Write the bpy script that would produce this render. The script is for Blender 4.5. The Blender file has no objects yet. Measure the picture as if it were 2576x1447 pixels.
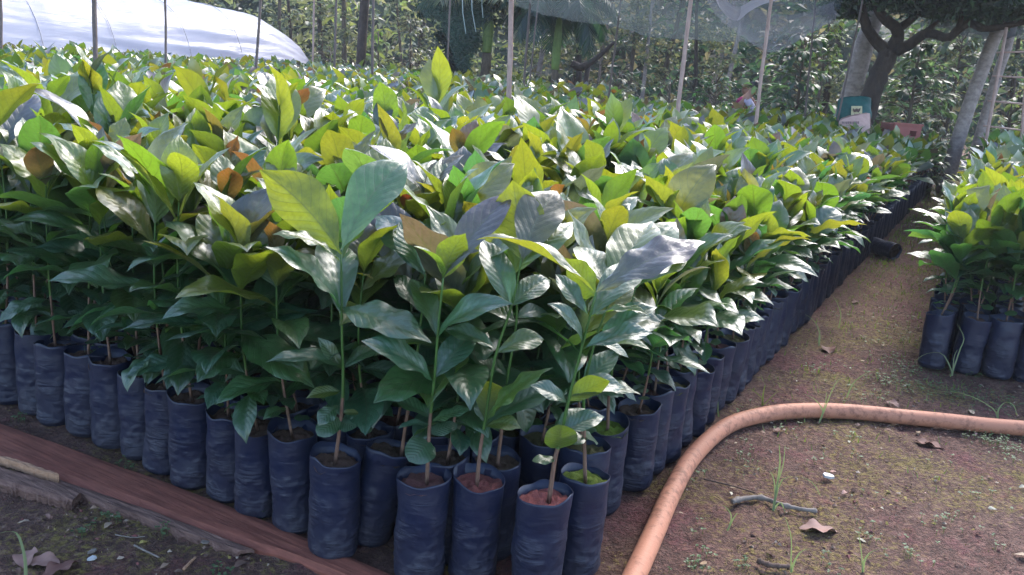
import bpy, math, random
import numpy as np
from mathutils import Vector, Matrix, Quaternion, noise

random.seed(7)
rng = np.random.default_rng(11)
SC = bpy.context.scene
COL = SC.collection
PI = math.pi

# ------------------------------------------------------------------ camera
PITCH, ROLL, EYE = math.radians(15.0), math.radians(4.57), 1.30
FPX, CX, CY = 2154.0, 1288.0, 723.5            # focal length and centre in units of the photograph's pixels
fwd = Vector((0, math.cos(PITCH), -math.sin(PITCH)))
r0 = Vector((1, 0, 0)); u0 = r0.cross(fwd)
RIGHT = r0 * math.cos(ROLL) + u0 * math.sin(ROLL)
UPV = u0 * math.cos(ROLL) - r0 * math.sin(ROLL)
cam_data = bpy.data.cameras.new('camera')
cam = bpy.data.objects.new('camera', cam_data); COL.objects.link(cam)
m3 = Matrix((RIGHT, UPV, -fwd)).transposed()
cam.matrix_world = Matrix.Translation((0, 0, EYE)) @ m3.to_4x4()
cam_data.sensor_width = 36.0
cam_data.lens = 36.0 * FPX / 2576.0
cam_data.clip_end = 400.0
cam_data.clip_start = 0.05
SC.camera = cam

# ------------------------------------------------------------------ light
SUN_DIR = Vector((0.50, 0.86, 0)).normalized()        # towards the sun, seen from above
SUN_EL = math.radians(46)
W = bpy.data.worlds.new('World'); SC.world = W; W.use_nodes = True
nt = W.node_tree; nt.nodes.clear()
sky = nt.nodes.new('ShaderNodeTexSky'); sky.sky_type = 'NISHITA'; sky.sun_disc = False
sky.sun_elevation = SUN_EL
sky.sun_rotation = math.atan2(SUN_DIR.x, SUN_DIR.y)
sky.air_density = 1.0; sky.dust_density = 1.5; sky.ozone_density = 1.0
bg = nt.nodes.new('ShaderNodeBackground'); bg.inputs['Strength'].default_value = 0.15
wo = nt.nodes.new('ShaderNodeOutputWorld')
nt.links.new(sky.outputs[0], bg.inputs[0]); nt.links.new(bg.outputs[0], wo.inputs[0])
sd = bpy.data.lights.new('sun', 'SUN'); sd.energy = 1.35; sd.angle = math.radians(32); sd.color = (1.0, 0.95, 0.90)
sun = bpy.data.objects.new('sun', sd); COL.objects.link(sun)
sv = (SUN_DIR * math.cos(SUN_EL) + Vector((0, 0, math.sin(SUN_EL)))).normalized()
sun.rotation_euler = sv.to_track_quat('Z', 'Y').to_euler()
sun.location = sv * 30
SC.view_settings.view_transform = 'Standard'
SC.view_settings.look = 'None'
SC.view_settings.exposure = 2.2
SC.view_settings.gamma = 1.0
SC.view_settings.use_curve_mapping = False
SC.render.engine = 'CYCLES'
cy = SC.cycles
cy.use_denoising = True
cy.max_bounces = 6; cy.diffuse_bounces = 3; cy.glossy_bounces = 3; cy.transmission_bounces = 4; cy.transparent_max_bounces = 12
cy.caustics_reflective = False; cy.caustics_refractive = False
cy.sample_clamp_indirect = 6.0

# ------------------------------------------------------------------ helpers
def at(x, y, d):
    """the place d metres ahead of the camera that the photograph shows at (x, y)"""
    return Vector((0, 0, EYE)) + (fwd + RIGHT * ((x - CX) / FPX) - UPV * ((y - CY) / FPX)) * d

def on_z(x, y, z=0.0):
    r = fwd + RIGHT * ((x - CX) / FPX) - UPV * ((y - CY) / FPX)
    return Vector((0, 0, EYE)) + r * ((z - EYE) / r.z)

def above(g, x, y):
    """the point over ground point g nearest to the sight line through (x, y)"""
    r = fwd + RIGHT * ((x - CX) / FPX) - UPV * ((y - CY) / FPX)
    t = g.y / r.y
    return Vector((r.x * t, g.y, EYE + r.z * t))

def link(o, parent=None):
    COL.objects.link(o)
    if parent is not None: o.parent = parent
    return o

def tag(o, label=None, cat=None, group=None, kind=None):
    if label: o['label'] = label
    if cat: o['category'] = cat
    if group: o['group'] = group
    if kind: o['kind'] = kind
    return o

def empty(name, loc=(0, 0, 0)):
    o = bpy.data.objects.new(name, None); o.empty_display_size = 0.05; COL.objects.link(o)
    o.location = loc
    return o

def mesh(name, V, F, mat=None, smooth=True, uv=None, col=None, mats=None, midx=None):
    V = np.asarray(V, dtype=np.float32).reshape(-1, 3)
    me = bpy.data.meshes.new(name)
    F = np.asarray(F, dtype=np.int32) if not isinstance(F, list) else F
    if isinstance(F, np.ndarray):
        n, k = F.shape
        me.vertices.add(len(V)); me.vertices.foreach_set('co', V.ravel())
        me.loops.add(n * k); me.loops.foreach_set('vertex_index', F.ravel())
        me.polygons.add(n)
        me.polygons.foreach_set('loop_start', np.arange(0, n * k, k, dtype=np.int32))
        me.polygons.foreach_set('loop_total', np.full(n, k, dtype=np.int32))
        loopv = F.ravel()
    else:
        me.from_pydata([tuple(map(float, v)) for v in V], [], F)
        loopv = np.array([i for f in F for i in f], dtype=np.int32)
    me.update(calc_edges=True)
    if uv is not None:
        l = me.uv_layers.new(name='UVMap')
        l.data.foreach_set('uv', np.asarray(uv, dtype=np.float32)[loopv].ravel())
    if col is not None:
        a = me.color_attributes.new(name='tint', type='FLOAT_COLOR', domain='POINT')
        c = np.ones((len(V), 4), dtype=np.float32); c[:, :3] = col
        a.data.foreach_set('color', c.ravel())
    if mats:
        for m in mats: me.materials.append(m)
    elif mat: me.materials.append(mat)
    if midx is not None: me.polygons.foreach_set('material_index', np.asarray(midx, dtype=np.int32))
    me.polygons.foreach_set('use_smooth', np.full(len(me.polygons), smooth, dtype=bool))
    me.validate(clean_customdata=False)
    return me

def obj(name, me, parent=None, loc=None):
    o = bpy.data.objects.new(name, me); link(o, parent)
    if loc is not None: o.location = loc
    return o

def tube(points, radii, seg=8, cap=True):
    P = [Vector(p) for p in points]; n = len(P)
    if not hasattr(radii, '__len__'): radii = [radii] * n
    V = []; F = []
    prev = None
    for i in range(n):
        t = (P[min(i + 1, n - 1)] - P[max(i - 1, 0)]).normalized()
        if prev is None:
            a = t.orthogonal().normalized()
        else:
            a = (prev - t * prev.dot(t)).normalized()
        prev = a; b = t.cross(a)
        for k in range(seg):
            an = 2 * PI * k / seg
            V.append(P[i] + (a * math.cos(an) + b * math.sin(an)) * radii[i])
    for i in range(n - 1):
        for k in range(seg):
            k2 = (k + 1) % seg
            F.append((i * seg + k, i * seg + k2, (i + 1) * seg + k2, (i + 1) * seg + k))
    if cap:
        F.append(tuple(range(seg))[::-1]); F.append(tuple(range((n - 1) * seg, n * seg)))
    return [tuple(v) for v in V], F

def join(parts):
    V = []; F = []
    for v, f in parts:
        o = len(V); V += list(v); F += [tuple(i + o for i in q) for q in f]
    return V, F

def smooth_path(pts, n):
    P = [Vector(p) for p in pts]; out = []
    m = len(P) - 1
    for i in range(n):
        s = i / (n - 1) * m; k = min(int(s), m - 1); t = s - k
        p0 = P[max(k - 1, 0)]; p1 = P[k]; p2 = P[k + 1]; p3 = P[min(k + 2, m)]
        out.append(0.5 * ((2 * p1) + (p2 - p0) * t + (2 * p0 - 5 * p1 + 4 * p2 - p3) * t * t + (3 * p1 - p0 - 3 * p2 + p3) * t ** 3))
    return out

def lerp_list(vals, n):
    return list(np.interp(np.linspace(0, len(vals) - 1, n), np.arange(len(vals)), vals))

def box(cx, cy_, cz, sx, sy, sz):
    V = [(cx + a * sx / 2, cy_ + b * sy / 2, cz + c * sz / 2) for a in (-1, 1) for b in (-1, 1) for c in (-1, 1)]
    F = [(0, 1, 3, 2), (4, 6, 7, 5), (0, 4, 5, 1), (2, 3, 7, 6), (0, 2, 6, 4), (1, 5, 7, 3)]
    return V, F

# ------------------------------------------------------------------ materials
class NT:
    def __init__(s, name):
        s.m = bpy.data.materials.new(name); s.m.use_nodes = True
        s.t = s.m.node_tree; s.t.nodes.clear()
        s.out = s.t.nodes.new('ShaderNodeOutputMaterial')
    def n(s, typ, **kw):
        x = s.t.nodes.new('ShaderNode' + typ)
        for k, v in kw.items():
            if k.startswith('i_'):
                key = k[2:]
                key = int(key) if key.isdigit() else key.replace('_', ' ')
                x.inputs[key].default_value = v
            else: setattr(x, k, v)
        return x
    def l(s, a, b): s.t.links.new(a, b)
    def math(s, op, a, b=None, c=None, clamp=False):
        x = s.t.nodes.new('ShaderNodeMath'); x.operation = op; x.use_clamp = clamp
        for i, v in enumerate((a, b, c)):
            if v is None: continue
            if isinstance(v, (int, float)): x.inputs[i].default_value = v
            else: s.l(v, x.inputs[i])
        return x.outputs[0]
    def mix(s, fac, a, b, mode='MIX'):
        x = s.t.nodes.new('ShaderNodeMix'); x.data_type = 'RGBA'; x.blend_type = mode
        for i, v in ((0, fac), (6, a), (7, b)):
            if isinstance(v, (int, float)): x.inputs[i].default_value = v
            elif isinstance(v, tuple): x.inputs[i].default_value = (*v, 1) if len(v) == 3 else v
            else: s.l(v, x.inputs[i])
        return x.outputs[2]
    def noise(s, scale, detail=4, rough=0.55, vec=None, w=None):
        x = s.n('TexNoise'); x.inputs['Scale'].default_value = scale
        x.inputs['Detail'].default_value = detail; x.inputs['Roughness'].default_value = rough
        if vec is not None: s.l(vec, x.inputs['Vector'])
        return x
    def ramp(s, fac, stops):
        x = s.n('ValToRGB'); e = x.color_ramp.elements
        while len(e) > 1: e.remove(e[0])
        e[0].position = stops[0][0]; c = stops[0][1]; e[0].color = (*c, 1) if len(c) == 3 else c
        for p, c in stops[1:]:
            q = e.new(p); q.color = (*c, 1) if len(c) == 3 else c
        s.l(fac, x.inputs[0]); return x.outputs[0]
    def mapping(s, vec, scale=(1, 1, 1), rot=(0, 0, 0)):
        x = s.n('Mapping'); x.inputs['Scale'].default_value = scale; x.inputs['Rotation'].default_value = rot
        s.l(vec, x.inputs[0]); return x.outputs[0]
    def bump(s, h, strength=0.5, dist=0.01, nrm=None):
        x = s.n('Bump'); x.inputs['Strength'].default_value = strength; x.inputs['Distance'].default_value = dist
        s.l(h, x.inputs['Height'])
        if nrm is not None: s.l(nrm, x.inputs['Normal'])
        return x.outputs[0]

def leaf_material(name, source, veins=9.0, trans=0.45, rough=0.37, detail=True, tboost=(2.9, 2.6, 1.2), spec=0.7, coat=0.9):
    T = NT(name)
    if source == 'object':
        c = T.n('ObjectInfo').outputs['Color']
    else:
        c = T.n('Attribute', attribute_name='tint').outputs['Color']
    p = T.n('BsdfPrincipled')
    tr = T.n('BsdfTranslucent')
    base = c; tcol = c
    if detail:
        uv = T.n('UVMap').outputs[0]
        sp = T.n('SeparateXYZ'); T.l(uv, sp.inputs[0])
        v = T.math('ABSOLUTE', T.math('SUBTRACT', T.math('MULTIPLY', sp.outputs[0], 2.0), 1.0))      # 0 at midrib, 1 at margin
        t = sp.outputs[1]
        ph = T.math('FRACT', T.math('MULTIPLY', T.math('SUBTRACT', t, T.math('MULTIPLY', v, 0.26)), veins))
        dv = T.math('ABSOLUTE', T.math('SUBTRACT', ph, 0.5))                                        # .5 = on a vein
        vein = T.math('MULTIPLY', T.math('SUBTRACT', dv, 0.435), 14.0, clamp=True)
        mid = T.math('SUBTRACT', 1.0, T.math('MULTIPLY', v, 22.0), clamp=True)
        vm = T.math('MAXIMUM', T.math('MULTIPLY', vein, 0.8), mid)
        no = T.noise(9.0, 5, vec=T.mapping(T.n('TexCoord').outputs['Object'], (3, 3, 3)))
        shade = T.math('ADD', 0.65, T.math('MULTIPLY', no.outputs[0], 0.7))
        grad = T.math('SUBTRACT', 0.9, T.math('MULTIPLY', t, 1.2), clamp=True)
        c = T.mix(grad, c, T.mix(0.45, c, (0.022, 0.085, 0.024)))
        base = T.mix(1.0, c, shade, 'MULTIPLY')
        light = T.mix(0.5, base, (0.30, 0.36, 0.16))
        base = T.mix(T.math('MULTIPLY', vm, 0.55), base, light)
        # brown blemishes
        n2 = T.noise(26.0, 3, vec=T.n('TexCoord').outputs['Object'])
        sp2 = T.math('MULTIPLY', T.math('SUBTRACT', n2.outputs[0], 0.735), 18.0, clamp=True)
        base = T.mix(T.math('MULTIPLY', sp2, 0.8), base, (0.13, 0.075, 0.03))
        tcol = T.mix(T.math('MULTIPLY', vm, 0.85), T.mix(1.0, c, shade, 'MULTIPLY'), (0.02, 0.03, 0.005))
        h = T.math('SUBTRACT', T.math('MULTIPLY', T.math('SUBTRACT', 0.5, dv), 0.8), T.math('MULTIPLY', vein, 0.25))
        h = T.math('ADD', h, T.math('MULTIPLY', no.outputs[0], 0.5))
        n3 = T.noise(120.0, 2, vec=T.n('TexCoord').outputs['Object'])
        h = T.math('ADD', h, T.math('MULTIPLY', n3.outputs[0], 0.12))
        nb = T.bump(h, 0.55, 0.006)
        T.l(nb, p.inputs['Normal'])
        back = T.n('NewGeometry').outputs['Backfacing']
        base = T.mix(T.math('MULTIPLY', back, 0.35), base, T.mix(0.35, base, (0.16, 0.2, 0.1)))
        T.l(T.math('ADD', rough, T.math('MULTIPLY', back, 0.22)), p.inputs['Roughness'])
    else:
        p.inputs['Roughness'].default_value = rough
    T.l(base, p.inputs['Base Color'])
    p.inputs['Specular IOR Level'].default_value = spec
    p.inputs['Coat Weight'].default_value = coat
    if detail: T.l(T.math('MULTIPLY', T.math('SUBTRACT', 1.0, back), coat), p.inputs['Coat Weight'])
    p.inputs['Coat Roughness'].default_value = 0.30; p.inputs['Coat IOR'].default_value = 1.7
    tc = T.mix(1.0, tcol, (*tboost, 1), 'MULTIPLY')
    T.l(tc, tr.inputs[0])
    mx = T.n('MixShader'); mx.inputs[0].default_value = trans
    T.l(p.outputs[0], mx.inputs[1]); T.l(tr.outputs[0], mx.inputs[2]); T.l(mx.outputs[0], T.out.inputs[0])
    return T.m

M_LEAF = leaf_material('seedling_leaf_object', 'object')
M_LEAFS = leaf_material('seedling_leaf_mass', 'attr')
M_LEAFF = leaf_material('seedling_leaf_far', 'attr', detail=False, rough=0.36, trans=0.34, coat=0.8)
M_BACK = leaf_material('woodland_leaf', 'attr', detail=False, rough=0.42, trans=0.45, tboost=(1.8, 1.8, 1.0), spec=0.4, coat=0.1)

def plastic_bag_material(name='black_polythene', base=(0.0055, 0.0105, 0.035)):
    T = NT(name)
    tc = T.n('TexCoord').outputs['Object']
    geo = T.n('ObjectInfo').outputs['Random']
    mp = T.n('Mapping'); mp.inputs['Scale'].default_value = (10, 10, 62); T.l(tc, mp.inputs[0])
    cmb = T.n('CombineXYZ'); T.l(T.math('MULTIPLY', geo, 40.0), cmb.inputs[2]); T.l(T.math('MULTIPLY', geo, 17.0), cmb.inputs[0])
    T.l(cmb.outputs[0], mp.inputs['Location'])
    a = T.noise(1.0, 4, 0.6, vec=mp.outputs[0]); a.inputs['Distortion'].default_value = 0.8
    sp = T.n('SeparateXYZ'); T.l(tc, sp.inputs[0])
    low = T.math('SUBTRACT', 1.25, T.math('MULTIPLY', sp.outputs[2], 4.5), clamp=True)      # lower half more crumpled
    wm = T.noise(14.0, 2, 0.5, vec=tc)
    h = T.math('MULTIPLY', a.outputs[0], T.math('MULTIPLY', T.math('ADD', 0.12, low), T.math('MULTIPLY', T.math('SUBTRACT', wm.outputs[0], 0.38), 5.0, clamp=True)))
    b = T.noise(90.0, 3, vec=tc)
    h2 = T.math('ADD', h, T.math('MULTIPLY', b.outputs[0], 0.05))
    p = T.n('BsdfPrincipled')
    T.l(T.bump(h2, 0.9, 0.011), p.inputs['Normal'])
    # dust and splashed soil near the foot
    n2 = T.noise(7.0, 5, 0.65, vec=tc)
    dust = T.math('MULTIPLY', T.math('SUBTRACT', T.math('ADD', n2.outputs[0], T.math('MULTIPLY', low, 0.25)), 0.42), 1.1, clamp=True)
    c = T.mix(dust, base, (0.030, 0.026, 0.032))
    T.l(c, p.inputs['Base Color'])
    T.l(T.math('ADD', 0.42, T.math('MULTIPLY', dust, 0.35)), p.inputs['Roughness'])
    p.inputs['Specular IOR Level'].default_value = 0.42
    T.l(p.outputs[0], T.out.inputs[0])
    return T.m
M_BAG = plastic_bag_material()

def earth_material(name, c1, c2, c3, scale=1.0, objcol=False):
    T = NT(name)
    tc = T.n('TexCoord').outputs['Object'] if not objcol else T.n('TexCoord').outputs['Object']
    n1 = T.noise(3.2 * scale, 6, 0.65, vec=tc); n2 = T.noise(14 * scale, 6, 0.7, vec=tc); n3 = T.noise(75 * scale, 4, 0.6, vec=tc)
    c = T.mix(T.math('MULTIPLY', T.math('SUBTRACT', n1.outputs[0], 0.45), 6.0, clamp=True), c1, c2)
    T2 = T.math('MULTIPLY', T.math('SUBTRACT', n2.outputs[0], 0.5), 6.0, clamp=True)
    c = T.mix(T.math('MULTIPLY', T2, 0.6), c, c3)
    if objcol:
        oc = T.n('ObjectInfo').outputs['Color']
        c = T.mix(0.75, c, oc)
    sh = T.math('ADD', -0.1, T.math('MULTIPLY', n3.outputs[0], 2.2))
    c = T.mix(1.0, c, sh, 'MULTIPLY')
    if objcol:
        n5 = T.noise(160, 2, 0.5, vec=tc); c = T.mix(T.math('MULTIPLY', T.math('SUBTRACT', n5.outputs[0], 0.73), 20.0, clamp=True), c, (0.45, 0.42, 0.38))
    p = T.n('BsdfPrincipled'); T.l(c, p.inputs['Base Color']); p.inputs['Roughness'].default_value = 0.9
    p.inputs['Specular IOR Level'].default_value = 0.25
    h = T.math('ADD', T.math('MULTIPLY', n3.outputs[0], 0.6), n2.outputs[0])
    T.l(T.bump(h, 1.0, 0.014 / scale), p.inputs['Normal'])
    T.l(p.outputs[0], T.out.inputs[0]); return T.m
M_POTSOIL = earth_material('bag_soil', (0.06, 0.03, 0.022), (0.075, 0.045, 0.03), (0.035, 0.02, 0.015), 6.0, objcol=True)

def ground_material():
    T = NT('trodden_soil')
    tc = T.n('TexCoord').outputs['Object']
    big = T.noise(1.7, 5, 0.6, vec=tc); bigb = T.noise(2.3, 5, 0.6, vec=T.mapping(tc, (1, 1, 1), (0, 0, 1.1)))
    med = T.noise(11, 6, 0.7, vec=tc); fine = T.noise(60, 5, 0.7, vec=tc); vf = T.noise(210, 3, 0.6, vec=tc)
    brown = T.mix(T.math('MULTIPLY', T.math('SUBTRACT', med.outputs[0], 0.35), 3.0, clamp=True), (0.105, 0.047, 0.037), (0.20, 0.110, 0.084))
    mossm = T.math('MULTIPLY', T.math('SUBTRACT', T.math('ADD', big.outputs[0], T.math('MULTIPLY', T.math('SUBTRACT', fine.outputs[0], 0.5), 0.9)), 0.505), 6.0, clamp=True)
    redm = T.math('MULTIPLY', T.math('SUBTRACT', T.math('ADD', bigb.outputs[0], T.math('MULTIPLY', T.math('SUBTRACT', med.outputs[0], 0.5), 0.6)), 0.53), 8.0, clamp=True)
    c = T.mix(T.math('MULTIPLY', mossm, 0.8), brown, (0.19, 0.15, 0.034))
    c = T.mix(T.math('MULTIPLY', redm, 0.75), c, (0.15, 0.045, 0.052))
    c = T.mix(1.0, c, T.math('ADD', -0.15, T.math('MULTIPLY', fine.outputs[0], 2.3), clamp=False), 'MULTIPLY')
    cr = T.noise(26, 4, 0.6, vec=T.mapping(tc, (1.0, 1.6, 1)))
    crk = T.math('SUBTRACT', 1.0, T.math('MULTIPLY', T.math('ABSOLUTE', T.math('SUBTRACT', cr.outputs[0], 0.5)), 22.0), clamp=True)
    c = T.mix(T.math('MULTIPLY', crk, 0.5), c, (0.045, 0.025, 0.02))  # shade in the crevices between clods put into the soil colour
    lt = T.math('MULTIPLY', T.math('SUBTRACT', cr.outputs[0], 0.60), 9.0, clamp=True)
    c = T.mix(T.math('MULTIPLY', lt, 0.4), c, (0.30, 0.21, 0.16))
    dk = T.math('MULTIPLY', T.math('SUBTRACT', vf.outputs[0], 0.57), 9.0, clamp=True)
    c = T.mix(T.math('MULTIPLY', dk, 0.6), c, (0.03, 0.018, 0.014))
    p = T.n('BsdfPrincipled'); T.l(c, p.inputs['Base Color']); p.inputs['Roughness'].default_value = 0.82
    p.inputs['Specular IOR Level'].default_value = 0.3
    h = T.math('ADD', T.math('MULTIPLY', fine.outputs[0], 0.55), T.math('ADD', T.math('SUBTRACT', T.math('MULTIPLY', med.outputs[0], 0.9), T.math('MULTIPLY', crk, 0.16)), T.math('MULTIPLY', vf.outputs[0], 0.22)))
    T.l(T.bump(h, 1.0, 0.05), p.inputs['Normal'])
    T.l(p.outputs[0], T.out.inputs[0]); return T.m
M_GROUND = ground_material()

def wood_material(name, c1, c2, scale=(8, 8, 1.2), rough=0.75, bump=0.6, dist=0.01, rot=0.0):
    T = NT(name)
    tc = T.n('TexCoord').outputs['Object']
    mp = T.mapping(T.mapping(tc, (1, 1, 1), (0, 0, rot)), scale)
    a = T.noise(3.0, 6, 0.65, vec=mp); b = T.noise(16, 4, 0.6, vec=tc)
    c = T.mix(T.math('MULTIPLY', T.math('SUBTRACT', a.outputs[0], 0.33), 3.0, clamp=True), c1, c2)
    c = T.mix(1.0, c, T.math('ADD', 0.6, T.math('MULTIPLY', b.outputs[0], 0.8)), 'MULTIPLY')
    h = T.math('ADD', a.outputs[0], T.math('MULTIPLY', b.outputs[0], 0.3))
    p = T.n('BsdfPrincipled'); T.l(c, p.inputs['Base Color']); p.inputs['Roughness'].default_value = rough
    p.inputs['Specular IOR Level'].default_value = 0.3
    T.l(T.bump(h, bump, dist), p.inputs['Normal'])
    T.l(p.outputs[0], T.out.inputs[0]); return T.m

M_STEM = wood_material('seedling_bark', (0.10, 0.055, 0.04), (0.20, 0.12, 0.085), (60, 60, 10), 0.6, 0.5, 0.002)
M_GSTEM = wood_material('green_stem', (0.035, 0.085, 0.018), (0.06, 0.13, 0.03), (60, 60, 10), 0.45, 0.3, 0.001)
M_PLANK = wood_material('red_brown_board', (0.12, 0.038, 0.027), (0.22, 0.075, 0.050), (2, 26, 26), 0.8, 0.7, 0.005, rot=0.50)
M_PLANKE = wood_material('torn_grey_brown_wood', (0.08, 0.042, 0.034), (0.19, 0.11, 0.088), (4, 40, 40), 0.85, 1.0, 0.01, rot=0.5)
M_SPLIT = wood_material('fresh_split_wood', (0.24, 0.13, 0.075), (0.36, 0.21, 0.13), (4, 40, 40), 0.8, 0.8, 0.006)
M_BAMB = wood_material('pinkish_bamboo', (0.27, 0.165, 0.135), (0.38, 0.255, 0.21), (14, 14, 1.2), 0.55, 0.5, 0.004)
M_BAMD = wood_material('dark_bamboo', (0.07, 0.05, 0.045), (0.13, 0.095, 0.08), (14, 14, 1.2), 0.6, 0.5, 0.004)
M_BARKD = wood_material('dark_bark', (0.028, 0.02, 0.018), (0.065, 0.046, 0.038), (5, 5, 1.5), 0.85, 1.0, 0.03)
M_BARKL = wood_material('pale_bark', (0.19, 0.15, 0.14), (0.34, 0.28, 0.26), (4, 4, 6), 0.8, 0.8, 0.02)
M_BARKM = wood_material('mid_bark', (0.06, 0.045, 0.035), (0.13, 0.10, 0.075), (5, 5, 1.5), 0.85, 1.0, 0.02)
M_PALMG = wood_material('green_crownshaft', (0.10, 0.17, 0.04), (0.17, 0.25, 0.07), (6, 6, 1.0), 0.5, 0.3, 0.01)

def hose_material():
    T = NT('faded_orange_plastic')
    tc = T.n('TexCoord').outputs['Object']
    a = T.noise(5, 5, 0.6, vec=tc); b = T.noise(40, 5, 0.7, vec=tc)
    c = T.mix(a.outputs[0], (0.35, 0.145, 0.085), (0.43, 0.205, 0.135))
    d = T.math('MULTIPLY', T.math('SUBTRACT', T.math('ADD', b.outputs[0], T.math('MULTIPLY', T.math('SUBTRACT', a.outputs[0], 0.5), 0.7)), 0.5), 6.0, clamp=True)
    c = T.mix(T.math('MULTIPLY', d, 0.75), c, (0.17, 0.075, 0.05))
    p = T.n('BsdfPrincipled'); T.l(c, p.inputs['Base Color']); p.inputs['Roughness'].default_value = 0.62
    p.inputs['Specular IOR Level'].default_value = 0.25
    T.l(T.bump(b.outputs[0], 0.5, 0.004), p.inputs['Normal'])
    T.l(p.outputs[0], T.out.inputs[0]); return T.m
M_HOSE = hose_material()

def simple(name, color, rough=0.6, spec=0.3, nscale=20, var=0.35, bump=0.3, dist=0.004):
    T = NT(name)
    tc = T.n('TexCoord').outputs['Object']
    a = T.noise(nscale, 5, 0.6, vec=tc)
    c = T.mix(1.0, color, T.math('ADD', 1 - var / 2, T.math('MULTIPLY', T.math('SUBTRACT', a.outputs[0], 0.5), 2 * var)), 'MULTIPLY')
    p = T.n('BsdfPrincipled'); T.l(c, p.inputs['Base Color']); p.inputs['Roughness'].default_value = rough
    p.inputs['Specular IOR Level'].default_value = spec
    T.l(T.bump(a.outputs[0], bump, dist), p.inputs['Normal'])
    T.l(p.outputs[0], T.out.inputs[0]); return T.m

def film_material():
    T = NT('milky_polythene_film')
    tc = T.n('TexCoord').outputs['Object']
    a = T.noise(3.0, 5, 0.6, vec=T.mapping(tc, (0.5, 0.5, 4)))
    p = T.n('BsdfPrincipled'); p.inputs['Base Color'].default_value = (0.56, 0.55, 0.62, 1); p.inputs['Roughness'].default_value = 0.28
    T.l(T.bump(a.outputs[0], 0.6, 0.03), p.inputs['Normal'])
    tr = T.n('BsdfTranslucent'); tr.inputs[0].default_value = (0.66, 0.65, 0.74, 1)
    mx = T.n('MixShader'); mx.inputs[0].default_value = 0.5
    T.l(p.outputs[0], mx.inputs[1]); T.l(tr.outputs[0], mx.inputs[2])
    tp = T.n('BsdfTransparent'); m2 = T.n('MixShader'); m2.inputs[0].default_value = 0.08
    T.l(mx.outputs[0], m2.inputs[1]); T.l(tp.outputs[0], m2.inputs[2])
    T.l(m2.outputs[0], T.out.inputs[0]); return T.m

def net_material(name, color, cover=0.55, trans=0.3):
    T = NT(name)
    tc = T.n('TexCoord').outputs['Object']
    a = T.noise(2.2, 5, 0.65, vec=T.mapping(tc, (1, 3, 3))); b = T.noise(30, 3, 0.6, vec=tc)
    d = T.n('BsdfDiffuse'); d.inputs[0].default_value = (*color, 1)
    tr = T.n('BsdfTranslucent'); tr.inputs[0].default_value = (*color, 1)
    mx = T.n('MixShader'); mx.inputs[0].default_value = trans
    T.l(d.outputs[0], mx.inputs[1]); T.l(tr.outputs[0], mx.inputs[2])
    tp = T.n('BsdfTransparent'); m2 = T.n('MixShader')
    f = T.math('ADD', cover - 0.25, T.math('ADD', T.math('MULTIPLY', a.outputs[0], 0.35), T.math('MULTIPLY', b.outputs[0], 0.15)), clamp=True)
    T.l(f, m2.inputs[0])
    T.l(tp.outputs[0], m2.inputs[1]); T.l(mx.outputs[0], m2.inputs[2])
    T.l(m2.outputs[0], T.out.inputs[0]); return T.m

# ------------------------------------------------------------------ ground
def ground():
    xs = np.unique(np.concatenate([np.linspace(-80, -3, 30), np.linspace(-3, 4.5, 330), np.linspace(4.5, 80, 34)]))
    ys = np.unique(np.concatenate([np.linspace(-40, 0.8, 16), np.linspace(0.8, 4.2, 200), np.linspace(4.2, 11, 90), np.linspace(11, 120, 30)]))
    X, Y = np.meshgrid(xs, ys)
    V = np.zeros((X.size, 3)); V[:, 0] = X.ravel(); V[:, 1] = Y.ravel()
    z = np.zeros(len(V))
    near = (V[:, 0] > -3.2) & (V[:, 0] < 5) & (V[:, 1] > 0.6) & (V[:, 1] < 11)
    for i in np.nonzero(near)[0]:
        x, y = V[i, 0], V[i, 1]
        z[i] = 0.012 * noise.noise((x * 2.1, y * 2.1, 3)) + 0.008 * noise.noise((x * 7, y * 7, 9)) + 0.016 * abs(noise.noise((x * 19, y * 19, 1)))
        if y < 4.2:
            z[i] += 0.008 * noise.noise((x * 48, y * 48, 4))
    V[:, 2] = z - 0.008
    ny, nx = X.shape
    idx = np.arange(ny * nx).reshape(ny, nx)
    F = np.stack([idx[:-1, :-1].ravel(), idx[:-1, 1:].ravel(), idx[1:, 1:].ravel(), idx[1:, :-1].ravel()], 1)
    o = obj('ground', mesh('ground', V, F, M_GROUND)); tag(o, kind='structure')
ground()

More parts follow.
